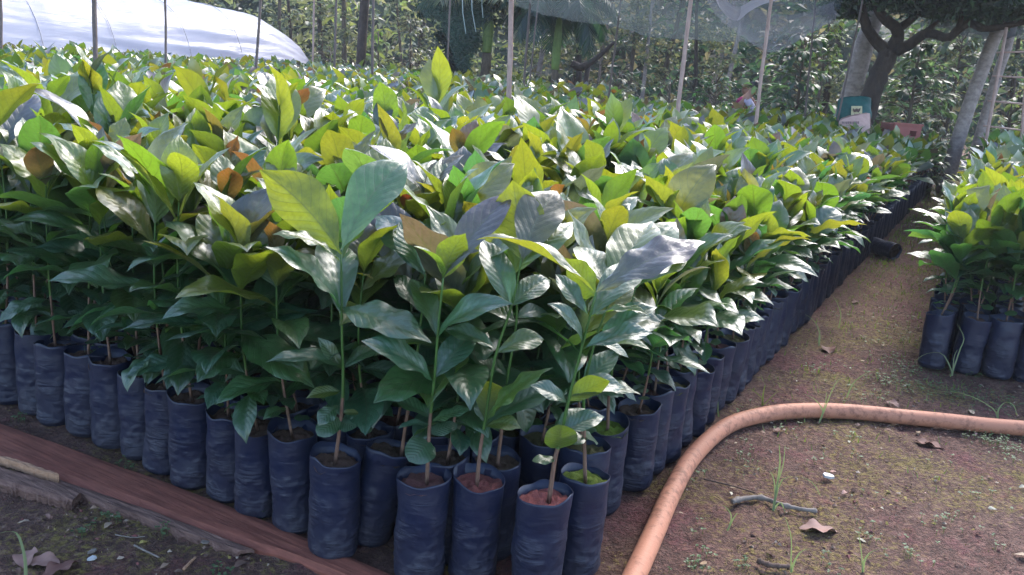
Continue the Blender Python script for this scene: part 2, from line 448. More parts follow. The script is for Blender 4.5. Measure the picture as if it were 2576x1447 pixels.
# ------------------------------------------------------------------ leaves of the seedlings
def leaf_arrays(nl, nw, L=1.0, Wd=0.40, arch=0.35, fold=0.22, wave=0.05, waves=2.5, ph=0.0, quilt=0.012, shape='obovate', twist=0.0, tipcurl=0.0, seed=0):
    r = random.Random(seed)
    V = []; UV = []
    nlat = 9.0
    # centre line
    pts = []; x = y = z = 0.0
    ang = arch * 0.5
    ds = L / nl
    ys = [0.0]; zs = [0.0]; angs = [ang]
    for i in range(nl):
        t = (i + 0.5) / nl
        a = arch * 0.5 - arch * 1.0 * t - tipcurl * max(0, t - 0.75) * 4
        ys.append(ys[-1] + math.cos(a) * ds); zs.append(zs[-1] + math.sin(a) * ds); angs.append(a)
    bend = r.uniform(-0.05, 0.05)
    for i in range(nl + 1):
        t = i / nl
        if shape == 'round':
            w = Wd * 0.5 * math.sin(PI * min(1, 0.04 + 0.96 * t)) ** 0.55 * (1.0)
            if t < 0.06: w = Wd * 0.04
        else:
            tt = t ** 1.28 if shape == 'obovate' else t ** 1.02
            w = Wd * 0.5 * (math.sin(PI * min(tt, 1)) ** (0.85 if t < .5 else 1.05))
            if t > 0.84: w = w * (1 - 0.16 * math.sin(PI * (t - 0.84) / 0.16)) 
            if t < 0.10: w = max(w * 0.8, Wd * 0.02)
            if i == nl: w = Wd * 0.004
        a = angs[i]
        tw = twist * t
        for j in range(nw + 1):
            v = -1 + 2 * j / nw
            av = abs(v)
            lx = v * w
            lz = fold * av * w * (1 - 0.35 * t)
            lz += wave * L * av ** 2 * math.sin(2 * PI * waves * t + ph + (1.9 if v > 0 else 0)) * math.sin(PI * min(1, t * 1.05)) ** 0.5
            phs = (t - 0.26 * av) * nlat
            lz += quilt * L * math.sin(PI * (phs % 1.0)) * (1 - (2 * av - 0.9) ** 2 * 0.7) * min(1, av * 4) * min(1, w / (0.1 * L))
            # fold sideways + twist round the centre line
            rx = lx * math.cos(tw) - lz * math.sin(tw); rz = lx * math.sin(tw) + lz * math.cos(tw)
            V.append((rx + bend * math.sin(PI * t) * L, ys[i] - rz * math.sin(a), zs[i] + rz * math.cos(a)))
            UV.append((0.5 + 0.5 * v, t))
    F = []
    k = nw + 1
    for i in range(nl):
        for j in range(nw):
            F.append((i * k + j, i * k + j + 1, (i + 1) * k + j + 1, (i + 1) * k + j))
    return np.array(V), np.array(F), np.array(UV)

LEAF_KW = []
for s in range(14):
    r = random.Random(100 + s)
    LEAF_KW.append(dict(Wd=r.uniform(0.37, 0.48), arch=r.uniform(0.25, 1.05), fold=r.uniform(0.06, 0.36), wave=r.uniform(0.008, 0.032),
                        waves=r.uniform(1.6, 3.6), ph=r.uniform(0, 6), quilt=r.uniform(0.015, 0.024), twist=r.uniform(-0.28, 0.28),
                        tipcurl=r.choice([0, 0, 0.3, 0.5, -0.3]), shape=r.choice(['obovate', 'obovate', 'ellip']), seed=s))
LEAF_ME = []
for s, kw in enumerate(LEAF_KW):
    V, F, UV = leaf_arrays(30, 8, **kw)
    LEAF_ME.append(mesh('leaf_blade', V, F, M_LEAF, uv=UV))
ROUND_ME = []
for s in range(4):
    r = random.Random(300 + s)
    V, F, UV = leaf_arrays(12, 8, Wd=r.uniform(0.85, 1.05), arch=r.uniform(0.1, 0.6), fold=r.uniform(-0.1, 0.2), wave=0.05, waves=1.5, ph=r.uniform(0, 6), quilt=0.006, shape='round', seed=s)
    ROUND_ME.append(mesh('round_leaf_blade', V, F, M_LEAF, uv=UV))
BRONZE_ME = LEAF_ME
LEAF_MID = [leaf_arrays(9, 4, **kw) for kw in LEAF_KW]
LEAF_FAR = [leaf_arrays(6, 2, **{**kw, 'quilt': 0.0}) for kw in LEAF_KW]

def leaf_matrix(base, d, nrm, scale, wscale=1.0):
    y = Vector(d).normalized()
    n = Vector(nrm)
    x = y.cross(n)
    if x.length < 1e-4: x = y.orthogonal()
    x.normalize(); z = x.cross(y)
    M = Matrix((x, y, z)).transposed()
    M = M @ Matrix.Diagonal((scale * wscale, scale, scale))
    return Matrix.Translation(base) @ M.to_4x4()

DARK = [(0.026, 0.085, 0.044), (0.032, 0.098, 0.040), (0.026, 0.090, 0.052), (0.036, 0.105, 0.036)]
MIDG = [(0.040, 0.098, 0.028), (0.048, 0.108, 0.028), (0.032, 0.090, 0.040)]
YELL = [(0.080, 0.118, 0.014), (0.098, 0.125, 0.014), (0.060, 0.108, 0.015), (0.100, 0.112, 0.016)]
BRON = [(0.078, 0.060, 0.020), (0.070, 0.060, 0.020), (0.090, 0.048, 0.022), (0.082, 0.040, 0.024)]
LILA_SHEEN = [(0.050, 0.045, 0.055), (0.045, 0.055, 0.055), (0.055, 0.045, 0.050)]  # lilac sky sheen of young leaves put into their colour
REDL = [(0.12, 0.024, 0.020)]

def jit(c, r, a=0.18):
    k = 1 + r.uniform(-a, a)
    return tuple(max(0.003, ch * k * (1 + r.uniform(-0.08, 0.08))) for ch in c)

def plan_plant(r, height=0.56, detail=2, edge=False, young=0.5):
    """leaf list of one seedling: (height up the stem, azimuth, elevation, length, kind, colour)"""
    out = []
    az = r.uniform(0, PI)
    z = 0.045 + r.uniform(0, 0.03)
    if detail >= 2:
        for s in (0, 1):
            if r.random() < 0.85: out.append((z, az + s * PI + r.uniform(-.3, .3), r.uniform(-.25, .35), r.uniform(0.038, 0.055), 'round', r.choice(DARK)))
    if detail >= 2:
        for s in (0, 1, 2, 3) if height > 0.44 else (0, 2):
            out.append((z + 0.02 + r.uniform(0, 0.06), az + s * PI / 2 + r.uniform(-.6, .6), r.uniform(-.45, .25), r.uniform(0.07, 0.125), 'leaf', jit(r.choice(DARK), r)))
    nodes = 8 if height > 0.40 else 7
    zz = z + 0.04
    for k in range(nodes):
        f = (k + 1) / nodes
        if edge and height < 0.43 and f < 0.3: continue
        az += PI / 2 + r.uniform(-.35, .35)
        zz = z + (height - z) * (f ** 1.0)
        if detail < 2 and f < (0.40 if detail < 1 else 0.22): continue
        ln = (0.13 + 0.14 * min(1, f * 1.7)) * r.uniform(0.78, 1.15) 
        if k == nodes - 1: ln *= r.uniform(0.5, 0.95)
        el = (-0.30 if height > 0.43 else -0.12) + 1.15 * f ** 1.35 + r.uniform(-.28, .28)
        if f > 0.75: el += 0.22
        if height > 0.44 and f < 0.6: ln *= 1.12
        for s in (0, 1):
            if r.random() < (0.10 if f < .6 else 0.05): continue
            if f > 0.99:
                q = r.random()
                c = r.choice(BRON) if q < 0.16 else (r.choice(REDL) if q < 0.166 else (r.choice(LILA_SHEEN) if q < 0.24 else r.choice(YELL)))
                if c in REDL: ln *= 0.5
                if c in BRON: ln *= 0.82
            elif f > 0.68: c = r.choice(YELL) if r.random() < young else (r.choice(MIDG) if r.random() < .75 else r.choice(LILA_SHEEN))
            elif f > 0.45: c = r.choice(MIDG) if r.random() < 0.6 else r.choice(DARK)
            else: c = r.choice(DARK)
            out.append((zz, az + s * PI + r.uniform(-.35, .35), el + r.uniform(-.18, .18), ln * r.uniform(.88, 1.12), 'leaf', jit(c, r)))
    return out

# ------------------------------------------------------------------ polybag meshes
BAG_H = 0.28; BAG_R = 0.064; SOIL_Z = 0.256
def bag_arrays(seed, ns=36, nr=44, wr=1.0):
    r = random.Random(seed)
    V = []; F = []
    ox, oy = r.uniform(0, 50), r.uniform(0, 50)
    sq = r.uniform(-0.09, 0.09); bl = r.uniform(-.05, .06); bz = r.uniform(.25, .6)
    tilt_a = r.uniform(0, 2 * PI); tilt = r.uniform(0.002, 0.012)
    prof = []
    for i in range(nr + 1):
        t = i / nr; prof.append((t, BAG_H * t))
    for i, (t, z) in enumerate(prof):
        for k in range(ns):
            a = 2 * PI * k / ns
            R = BAG_R * (1 - 0.16 * max(0, 1 - t / 0.07) ** 2) * (1 + 0.02 * math.sin(3 * t + seed))
            R *= 1 + sq * math.cos(2 * a + seed) * (0.4 + 0.6 * t) + bl * math.exp(-((t - bz) / .2) ** 2)
            lowf = 1.0 if t < 0.45 else max(0.12, 1 - (t - 0.45) * 2.6)
            msk = max(0, 0.35 + 1.6 * noise.noise((math.cos(a) * 1.3 + oy, math.sin(a) * 1.3 + ox, z * 12)))
            zz_ = z + 0.012 * noise.noise((math.cos(a) * 1.5 + oy, math.sin(a) * 1.5, z * 20))
            R += wr * 0.0042 * lowf * msk * noise.noise((math.cos(a) * 2.6 + ox, math.sin(a) * 2.6 + oy, zz_ * 75))
            R += wr * 0.0055 * noise.noise((math.cos(a) * 1.1 + ox, math.sin(a) * 1.1 + oy, z * 13 + 7))
            zz = z
            if t > 0.93:
                k1 = (t - 0.93) / 0.07
                zz += k1 * (tilt * math.cos(a - tilt_a) + 0.012 * noise.noise((math.cos(a) * 1.3 + ox, math.sin(a) * 1.3, 5)))
                R += k1 * (0.0035 * noise.noise((math.cos(a) * 2 + ox, math.sin(a) * 2, 40)) + 0.001)
            V.append((R * math.cos(a), R * math.sin(a), zz))
    # turned-in inner wall down to the soil
    top = nr * ns
    for dz, dr in ((0.0, 0.0016), (-0.03, 0.003)):
        for k in range(ns):
            x, y, z = V[top + k]; a = 2 * PI * k / ns
            V.append((x - dr * math.cos(a), y - dr * math.sin(a), (z if dz == 0 else SOIL_Z - 0.012)))
    for i in range(nr + 2):
        for k in range(ns):
            k2 = (k + 1) % ns
            F.append((i * ns + k, i * ns + k2, (i + 1) * ns + k2, (i + 1) * ns + k))
    return V, F
BAG_ME = []
for s in range(9):
    V, F = bag_arrays(s); BAG_ME.append(mesh('polybag_shell', V, np.array(F), M_BAG))

def soil_arrays(seed, rings=11, seg=28, R=BAG_R - 0.002, amp=0.013):
    V = [(0, 0, 0.004)]; F = []
    for i in range(1, rings + 1):
        for k in range(seg):
            a = 2 * PI * k / seg; q = R * i / rings
            x, y = q * math.cos(a), q * math.sin(a)
            V.append((x, y, amp * noise.noise((x * 45 + seed, y * 45, 2)) + amp * .7 * noise.noise((x * 130 + seed, y * 130, 2))))
    for k in range(seg): F.append((0, 1 + k, 1 + (k + 1) % seg))
    for i in range(rings - 1):
        for k in range(seg):
            a = 1 + i * seg + k; b = 1 + i * seg + (k + 1) % seg
            F.append((a, a + seg, b + seg, b))
    return V, F
SOIL_ME = [mesh('bag_soil_top', *soil_arrays(s), M_POTSOIL) for s in range(5)]
SOILC = [(0.12, 0.055, 0.045), (0.09, 0.05, 0.036), (0.08, 0.05, 0.036), (0.14, 0.055, 0.05), (0.09, 0.085, 0.03)]
MOSSC = (0.08, 0.11, 0.022)

# unit-height stems: (bend x, bend y) – green above, woody below
def stem_curve(kind, t):
    bx, by = STEM_B[kind]
    return Vector((bx * math.sin(PI * t * 0.9) * 0.03 + bx * 0.03 * t, by * math.sin(PI * t * 0.8) * 0.03 + by * 0.02 * t, t))
STEM_B = [(0.4, 0.2), (-0.7, 0.5), (0.9, -0.3), (-0.2, -0.8), (0.6, 0.9)]
def stem_mesh(pts, radii, seg=7, wood=0.35):
    V, F = tube(pts, radii, seg)
    n = len(pts)
    mid = [1 if i < (n - 1) * wood else 0 for i in range(n - 1) for _ in range(seg)] + [1, 0]
    me = mesh('stem_shoot', V, F, mats=[M_GSTEM, M_STEM]); me.polygons.foreach_set('material_index', mid)
    return me
STEM_ME = []
for k in range(5):
    n = 15
    STEM_ME.append(stem_mesh([stem_curve(k, i / (n - 1)) for i in range(n)], [0.0042 - 0.0022 * i / (n - 1) + (0.0007 if i % 3 == 0 else 0) for i in range(n)]))

def add_leaf(root, me, M, color, label=None):
    o = bpy.data.objects.new('leaf', me); COL.objects.link(o)
    o.parent = root; o.matrix_local = M; o.color = (*color, 1)
    if label: o['label'] = label
    return o

GROUP = 'coffee seedlings in black polybags'
def base_plant(x, y, rz=0.0, lean=(0, 0), seed=0, soilc=None):
    root = empty('potted_seedling', (x, y, 0.0)); root.rotation_euler = (lean[0], lean[1], rz)
    if rz: q_ = 0.95 + 0.10 * ((seed * 7919) % 100) / 100; root.scale = (q_, q_, q_)
    b = obj('polybag', BAG_ME[seed % 9], root)
    s = obj('soil', SOIL_ME[seed % 5], root, (0, 0, SOIL_Z)); s.color = (*(soilc or SOILC[seed % 5]), 1)
    return root

def generic_plant(x, y, seed, height, detail=2, edge=False, young=0.5):
    r = random.Random(seed)
    root = base_plant(x, y, r.uniform(0, 6.28), (r.uniform(-.065, .065), r.uniform(-.065, .065)), seed,
                      MOSSC if r.random() < 0.12 else None)
    k = seed % 5
    st = obj('stem', STEM_ME[k], root, (0, 0, SOIL_Z - 0.004)); st.scale = (1, 1, height)
    topc = None
    for (zz, az, el, ln, kind, c) in plan_plant(r, height, detail, edge, young):
        p = stem_curve(k, zz / height); p.z = p.z * height + SOIL_Z
        d = Vector((math.cos(az) * math.cos(el), math.sin(az) * math.cos(el), math.sin(el)))
        n = Vector((r.uniform(-.35, .35), r.uniform(-.35, .35), 1)) if el < 1.25 else Vector((-math.cos(az), -math.sin(az), .4))
        if kind == 'round':
            add_leaf(root, r.choice(ROUND_ME), leaf_matrix(p + d * 0.012, d, n, ln), c)
        else:
            lb = None
            if c[0] > c[1] * 1.3: lb = 'bronze young leaf' if c[1] > 0.04 else 'red young leaf'
            add_leaf(root, r.choice(LEAF_ME), leaf_matrix(p, d, n, ln, r.uniform(.88, 1.12)), c, lb)
        topc = c
    return root, topc

# ------------------------------------------------------------------ hero seedlings at the front corner
def hero(rim, label, seed, stem_px, leaves, lean=(0, 0), soilc=None, r0_=0.0052, depth=None, tz=None):
    """rim: pixel of the bag's mouth centre; stem_px: pixels up the stem; leaves: (base px, tip px, tip depth offset, width, normal mix, colour, mesh)"""
    g = on_z(rim[0], rim[1], BAG_H)
    root = base_plant(g.x - math.sin(lean[1]) * BAG_H, g.y + math.sin(lean[0]) * BAG_H, 0, lean, seed, soilc)
    bpy.context.view_layer.update()
    inv = root.matrix_world.inverted()
    dep = (g - Vector((0, 0, EYE))).dot(fwd)
    pts = []
    P0 = Vector((g.x, g.y, SOIL_Z - 0.006))
    p = above(g, *stem_px[0]); P0 = Vector((p.x, g.y, SOIL_Z - 0.006)); pts.append(P0)
    for q in stem_px[1:]: pts.append(above(g, *q))
    sp = smooth_path(pts, 16)
    n = len(sp)
    me = stem_mesh([inv @ q for q in sp], [r0_ - (r0_ - 0.0022) * i / (n - 1) for i in range(n)], 8, 0.30)
    obj('stem', me, root)
    for lf in leaves:
        (bp, tp, dd, wd, nm, c, mi) = lf
        B = above(g, *bp)
        db = (B - Vector((0, 0, EYE))).dot(fwd)
        Tt = at(tp[0], tp[1], db + dd)
        d = Tt - B; ln = d.length
        camd = (Vector((0, 0, EYE)) - B).normalized()
        nn = Vector((0, 0, 1)) * (1 - abs(nm)) + camd * nm
        if nm > .5 and c[0] > .07: nn = Vector((0, 0, 1)) * .3 - camd * nm
        if mi < 0: me = ROUND_ME[(-mi) % 4]; base = 0.95
        else:
            me = LEAF_ME[mi % 14]; base = LEAF_KW[mi % 14]['Wd']
        W_ = wd / base
        # chord of an arched leaf is a bit shorter than its length
        add_leaf(root, me, inv @ leaf_matrix(B, d, nn, ln * 1.04, W_), c,
                 'bronze young leaf' if (c[0] > c[1] * 1.3 and c[1] > .04) else None)
    tag(root, label, 'seedling', GROUP)
    return g

D0, D1, D2, D3 = DARK; G0, G1, G2 = MIDG; Y0, Y1, Y2, Y3 = YELL; B0, B1, B2, B3 = BRON
PALE = (0.045, 0.11, 0.045); BLUEG = (0.026, 0.088, 0.056); PURP_SHEEN = (0.06, 0.05, 0.065)  # the last colour has a purple sky sheen painted into the leaf
heroes = []
heroes.append(hero((845, 1143), 'front-row seedling in squat bag with long yellow-green leaf leaning left', 1,
    [(843, 1150), (862, 1000), (860, 830), (858, 640)], [
    ((858, 640), (662, 432), 0.02, .45, .75, Y1, 1), ((860, 630), (1022, 398), 0.10, .40, .35, PALE, 3),
    ((862, 650), (985, 505), 0.10, .36, -.5, Y2, 5), ((856, 660), (685, 590), -0.08, .26, .1, Y0, 6),
    ((860, 785), (672, 625), -0.14, .42, .25, BLUEG, 0), ((862, 775), (1082, 862), -0.12, .40, .35, G2, 2),
    ((860, 800), (840, 600), 0.16, .4, .1, D1, 4),
    ((862, 925), (668, 912), -0.12, .34, .25, D2, 8), ((862, 930), (960, 870), 0.08, .38, .3, D1, 9),
    ((860, 930), (800, 850), -0.03, .34, .5, G0, 7), ((856, 985), (770, 1000), -0.03, .45, .5, Y0, 10), ((856, 1040), (905, 1040), 0.02, .35, .4, Y0, 11),
    ((850, 1050), (800, 1095), -0.04, .8, .6, D1, -1), ((852, 1060), (895, 1075), -0.02, .8, .5, D0, -2), ((850, 1020), (800, 1070), -0.05, .6, .6, G2, 12)]))
heroes.append(hero((985, 1120), 'leaning blue-black bag with thin reddish stem, tilted towards the right', 2,
    [(1010, 1125), (1025, 1040), (1040, 960), (1060, 800), (1070, 690)], [
    ((1068, 690), (945, 545), 0.12, .5, .35, BLUEG, 2), ((1070, 700), (1005, 560), 0.05, .45, .4, PALE, 7), ((1040, 960), (985, 1010), -0.03, .5, .3, D0, 4),
    ((1062, 790), (1000, 690), 0.06, .45, .3, G2, 1), ((1045, 930), (1120, 880), 0.1, .4, .3, D2, 5)], lean=(0.02, 0.21)))
heroes.append(hero((1067, 1197), 'upright front bag with straight green stem and kidney-shaped lowest leaf', 3,
    [(1075, 1200), (1080, 1080), (1092, 960), (1102, 830), (1115, 700)], [
    ((1115, 700), (1170, 590), -0.04, .58, .55, Y0, 0), ((1113, 705), (1040, 620), -0.10, .40, .3, Y2, 4), ((1115, 700), (1290, 490), 0.08, .34, .3, PURP_SHEEN, 9),
    ((1100, 850), (1290, 765), -0.10, .38, .35, BLUEG, 8), ((1098, 845), (1035, 700), 0.08, .36, .2, G1, 5),
    ((1092, 965), (912, 860), -0.12, .42, .3, BLUEG, 7), ((1095, 950), (1200, 830), 0.08, .42, .35, D2, 10),
    ((1085, 1050), (985, 1005), 0.04, .42, .3, D1, 11), ((1086, 1060), (1190, 1030), -0.03, .4, .3, D1, 2), ((1084, 1070), (1002, 1075), -0.05, .35, .2, D2, 3),
    ((1080, 1110), (1030, 1160), -0.05, 1.0, .6, G2, -1), ((1085, 1090), (1150, 1070), 0.03, .6, .5, D0, -3)]))
heroes.append(hero((1205, 1200), 'front bag of crumbly red soil with curved brown stem and pale cupped leaf', 4,
    [(1200, 1215), (1208, 1130), (1222, 1050), (1245, 900), (1290, 760), (1312, 650)], [
    ((1312, 655), (1290, 455), 0.05, .62, .85, Y1, 12), ((1312, 660), (1400, 480), 0.1, .5, .6, B1, 1), ((1310, 665), (1440, 560), 0.1, .4, .35, Y2, 2),
    ((1222, 1060), (1232, 955), -0.03, .70, .75, Y0, 13), ((1224, 1060), (1392, 925), -0.05, .30, .3, G1, 6), ((1225, 1065), (1395, 975), 0.07, .42, .3, D2, 9),
    ((1222, 1075), (1310, 1078), -0.04, .5, .3, Y2, 4), ((1222, 1070), (1195, 1010), 0.03, .45, .4, D1, 5),
    ((1248, 890), (1370, 850), 0.05, .42, .5, Y2, 3), ((1250, 880), (1120, 830), 0.05, .35, .3, D1, 7),
    ((1285, 770), (1210, 600), 0.06, .4, .3, D1, 8), ((1285, 770), (1385, 700), 0.07, .45, .4, G2, 10)], soilc=(0.21, 0.062, 0.056)))
heroes.append(hero((1370, 1238), 'nearest corner bag of loose red soil with big purple-sheened leaf above', 5,
    [(1380, 1270), (1395, 1160), (1408, 1110), (1432, 1000), (1470, 850), (1500, 735)], [
    ((1498, 740), (1775, 608), 0.02, .38, .40, PURP_SHEEN, 6), ((1495, 735), (1205, 588), -0.05, .25, .15, Y3, 3), ((1497, 745), (1420, 650), 0.08, .6, .6, Y0, 2),
    ((1480, 800), (1640, 792), -0.02, .16, .1, Y2, 12), ((1478, 790), (1400, 690), 0.03, .38, .5, G2, 1), ((1482, 800), (1620, 660), 0.12, .36, .4, PALE, 9),
    ((1465, 870), (1380, 760), -0.06, .34, .3, BLUEG, 13), ((1462, 880), (1640, 835), 0.04, .30, .3, BLUEG, 5),
    ((1430, 1010), (1535, 955), -0.05, .48, .6, Y0, 10), ((1428, 1015), (1335, 970), -0.04, .45, .4, D2, 7), ((1430, 1000), (1570, 975), 0.06, .38, .3, D1, 4),
    ((1412, 1090), (1520, 1045), 0.04, .45, .4, D2, 11), ((1408, 1128), (1405, 1070), -0.04, .95, .7, Y2, -2), ((1412, 1095), (1470, 1030), 0.05, .6, .5, D1, -1),
    ((1395, 1155), (1340, 1160), -0.02, .6, .3, G1, -3)], soilc=(0.26, 0.075, 0.068), r0_=0.0062))
heroes.append(hero((1472, 1190), 'corner bag topped with bright green moss round its stem', 6,
    [(1474, 1200), (1470, 1100), (1470, 980), (1500, 850), (1540, 740)], [
    ((1540, 740), (1690, 640), .08, .5, .4, G1, 1), ((1540, 740), (1450, 620), .12, .45, .3, Y0, 4), ((1538, 745), (1640, 560), .15, .45, .4, Y1, 7),
    ((1500, 860), (1650, 770), .03, .36, .3, BLUEG, 5), ((1472, 990), (1560, 880), .06, .4, .3, D2, 8), ((1500, 860), (1580, 900), .02, .4, .3, G2, 9),
    ((1470, 1100), (1425, 1110), -.02, .9, .3, D0, -1), ((1470, 1095), (1500, 1110), .03, .8, .3, D1, -2)], soilc=(0.12, 0.17, 0.02)))
heroes.append(hero((1250, 1150), 'second-row bag of soil wedged behind the red-soil front bag', 7,
    [(1250, 1180), (1262, 1080), (1275, 960), (1300, 800), (1290, 690)], [
    ((1290, 690), (1340, 540), .1, .5, .6, Y2, 2), ((1290, 700), (1180, 640), .08, .4, .3, G1, 6), ((1300, 800), (1380, 790), .05, .5, .4, BLUEG, 8),
    ((1275, 970), (1330, 1090), .04, .5, .3, D0, 3), ((1280, 950), (1200, 900), .06, .4, .3, D1, 9), ((1298, 810), (1160, 760), .12, .4, .3, D2, 11)]))
heroes.append(hero((1530, 1062), 'tall right-corner bag tufted with bright moss and tiny ferns', 8,
    [(1530, 1070), (1535, 960), (1560, 850), (1600, 720)], [
    ((1600, 720), (1730, 640), .05, .5, .4, Y0, 3), ((1600, 720), (1540, 590), .12, .4, .4, Y1, 5), ((1600, 725), (1700, 560), .12, .45, .35, PALE, 8),
    ((1562, 850), (1680, 800), .0, .4, .3, D1, 10), ((1560, 850), (1500, 770), .1, .4, .3, D2, 1), ((1537, 950), (1600, 1010), .0, .4, .3, D0, 2)], soilc=(0.10, 0.17, 0.015)))
for h in heroes: pass

# ------------------------------------------------------------------ the beds
E1 = Vector((0.482, 0.876)); E2 = Vector((-0.876, 0.482))     # along the path edge, along the plank edge
PITCHB = 0.135
def bed_xy(a, b): return (a * E1.x + b * E2.x, a * E1.y + b * E2.y)
def px_of(x, y, z=0.8):
    v = Vector((x, y, z - EYE)); d = v.dot(fwd)
    if d < 0.3: return None
    return CX + FPX * v.dot(RIGHT) / d, CY - FPX * v.dot(UPV) / d, d
def far_limit(x, y):
    px = px_of(x, y, 0.8)
    if px is None: return True
    lim = np.interp(px[0], [-200, 0, 600, 900, 1300, 1700, 2340, 2800], [11.5, 12.0, 14.5, 16.5, 15.0, 12.3, 11.6, 10.5])
    return y < lim

plants = []      # (score, x, y, seed, height, bed, i, j, dist)
sd_ = 1000
hp = [(g.x, g.y) for g in heroes]
def hgt(x, y, edge):
    """how tall the stems stand here: tall towards the plank side, shorter along the path"""
    b = -0.876 * x + 0.482 * y
    h = np.interp(b, [0.83, 1.1, 1.8, 2.6, 9], [0.40, 0.47, 0.56, 0.56, 0.50])
    a_ = 0.482 * x + 0.876 * y
    h *= np.interp(a_, [5, 8, 12], [1, 0.86, 0.74]) if b < 5 else 1
    return float(h)
for j in range(0, 130):
    for i in range(0, 130):
        a = 1.605 + i * PITCHB; b = 0.83 + j * PITCHB
        sd_ += 1
        r = random.Random(sd_)
        x, y = bed_xy(a + r.uniform(-.010, .010), b + r.uniform(-.010, .010))
        if not far_limit(x, y): continue
        if any((x - hx) ** 2 + (y - hy) ** 2 < 0.108 ** 2 for hx, hy in hp): continue
        if i == 0 and j < 3: continue
        if (i <= 2 and j == 0): continue
        q = px_of(x, y, 0.7)
        if q is None or q[0] < -260 or q[0] > 2760 or q[1] > 1900: continue
        edge = (i == 0 or j == 0)
        dist = math.hypot(x, y)
        h = hgt(x, y, edge) * r.uniform(0.86, 1.14)
        if dist > 7: h *= 0.93
        if 1.5 < b < 3.4 and 2.6 < dist < 4.4 and r.random() < 0.14: h *= 1.22
        vis = 1.0 if -60 < q[0] < 2640 else 0.0
        sc = dist / (2.1 if edge else (1.25 if min(i, j) == 1 else 1.0)) + (0 if vis else 50)
        plants.append((sc, x, y, sd_, h, 1, i, j, dist))
for j in range(0, 26):
    for i in range(0, 70):
        b = 0.10 - j * PITCHB; a = 4.50 + 0.30 * (0.10 - b) + i * PITCHB
        sd_ += 1
        r = random.Random(sd_)
        x, y = bed_xy(a + r.uniform(-.010, .010), b + r.uniform(-.010, .010))
        if y > 11.5: continue
        q = px_of(x, y, 0.6)
        if q is None or q[0] < -260 or q[0] > 2800: continue
        edge = (i == 0 or j == 0)
        dist = math.hypot(x, y)
        h = r.uniform(0.34, 0.44)
        vis = 1.0 if q[0] < 2640 else 0.0
        sc = dist / (2.1 if edge else (1.25 if min(i, j) == 1 else 1.0)) + (0 if vis else 50)
        plants.append((sc, x, y, sd_, h, 2, i, j, dist))
plants.sort()
N_IND = 290
ind, rest = plants[:N_IND], plants[N_IND:]
print('plants', len(plants), 'individual', len(ind))
ORD = ('first second third fourth fifth sixth seventh eighth ninth tenth eleventh twelfth thirteenth fourteenth fifteenth sixteenth seventeenth '
       'eighteenth nineteenth twentieth').split()
def ordn(k):
    if k < 20: return ORD[k]
    tens = {2: 'twenty', 3: 'thirty', 4: 'forty', 5: 'fifty', 6: 'sixty', 7: 'seventy', 8: 'eighty', 9: 'ninety'}
    t, u = divmod(k + 1, 10)
    if u == 0: return tens[t][:-1] + 'ieth'
    return tens[t] + '-' + ORD[u - 1]
rank_left = {p[7]: 5 + k for k, p in enumerate(sorted([p for p in plants if p[5] == 1 and p[6] == 0], key=lambda p: p[7]))}
_pa = sorted([(1.0, None), (1.886, None), (2.21, None)] + [(1.605 + p[6] * PITCHB, p[6]) for p in plants if p[5] == 1 and p[7] == 0 and p[6] > 0], key=lambda q: q[0])
rank_path = {q[1]: k + 1 for k, q in enumerate(_pa) if q[1] is not None}
for (sc, x, y, sd_, h, bed, i, j, dist) in ind:
    edge = i == 0 or j == 0
    root, tc = generic_plant(x, y, sd_, h, 2 if min(i, j) <= 2 and dist < 6 else (1 if min(i, j) <= 7 else 0), edge, young=0.62)
    tcol = 'bronze-topped' if tc and tc[0] > tc[1] * 1.3 else ('yellow-green-topped' if tc and tc[0] > 0.08 else 'dark-leaved')
    if bed == 1:
        if i == 0: lb = f'{tcol} seedling, {ordn(rank_left[j] - 1)} bag from the corner in the edge row beside the plank'
        elif j == 0: lb = f'{tcol} seedling, {ordn(rank_path[i] - 1)} bag from the corner in the edge row along the path'
        elif i <= 3: lb = f'{tcol} seedling in {ORD[i]} row behind the plank, {ordn(j)} from the path edge'
        elif j <= 3: lb = f'{tcol} seedling in {ORD[j]} row in from the path, {ordn(i)} from the front'
        else: lb = f'{tcol} seedling inside big bed, {ordn(i)} row from the plank, {ordn(j)} from path edge'
    else:
        if i == 0: lb = f'short {tcol} seedling, {ordn(j)} bag along the front of the small right-hand bed'
        elif j == 0: lb = f'short {tcol} seedling, {ordn(i)} bag up the path side of the right-hand bed'
        else: lb = f'short {tcol} seedling, bed right of path, row {ORD[min(i, 19)]}, {ordn(j)} from path'
    tag(root, lb, 'seedling', GROUP)

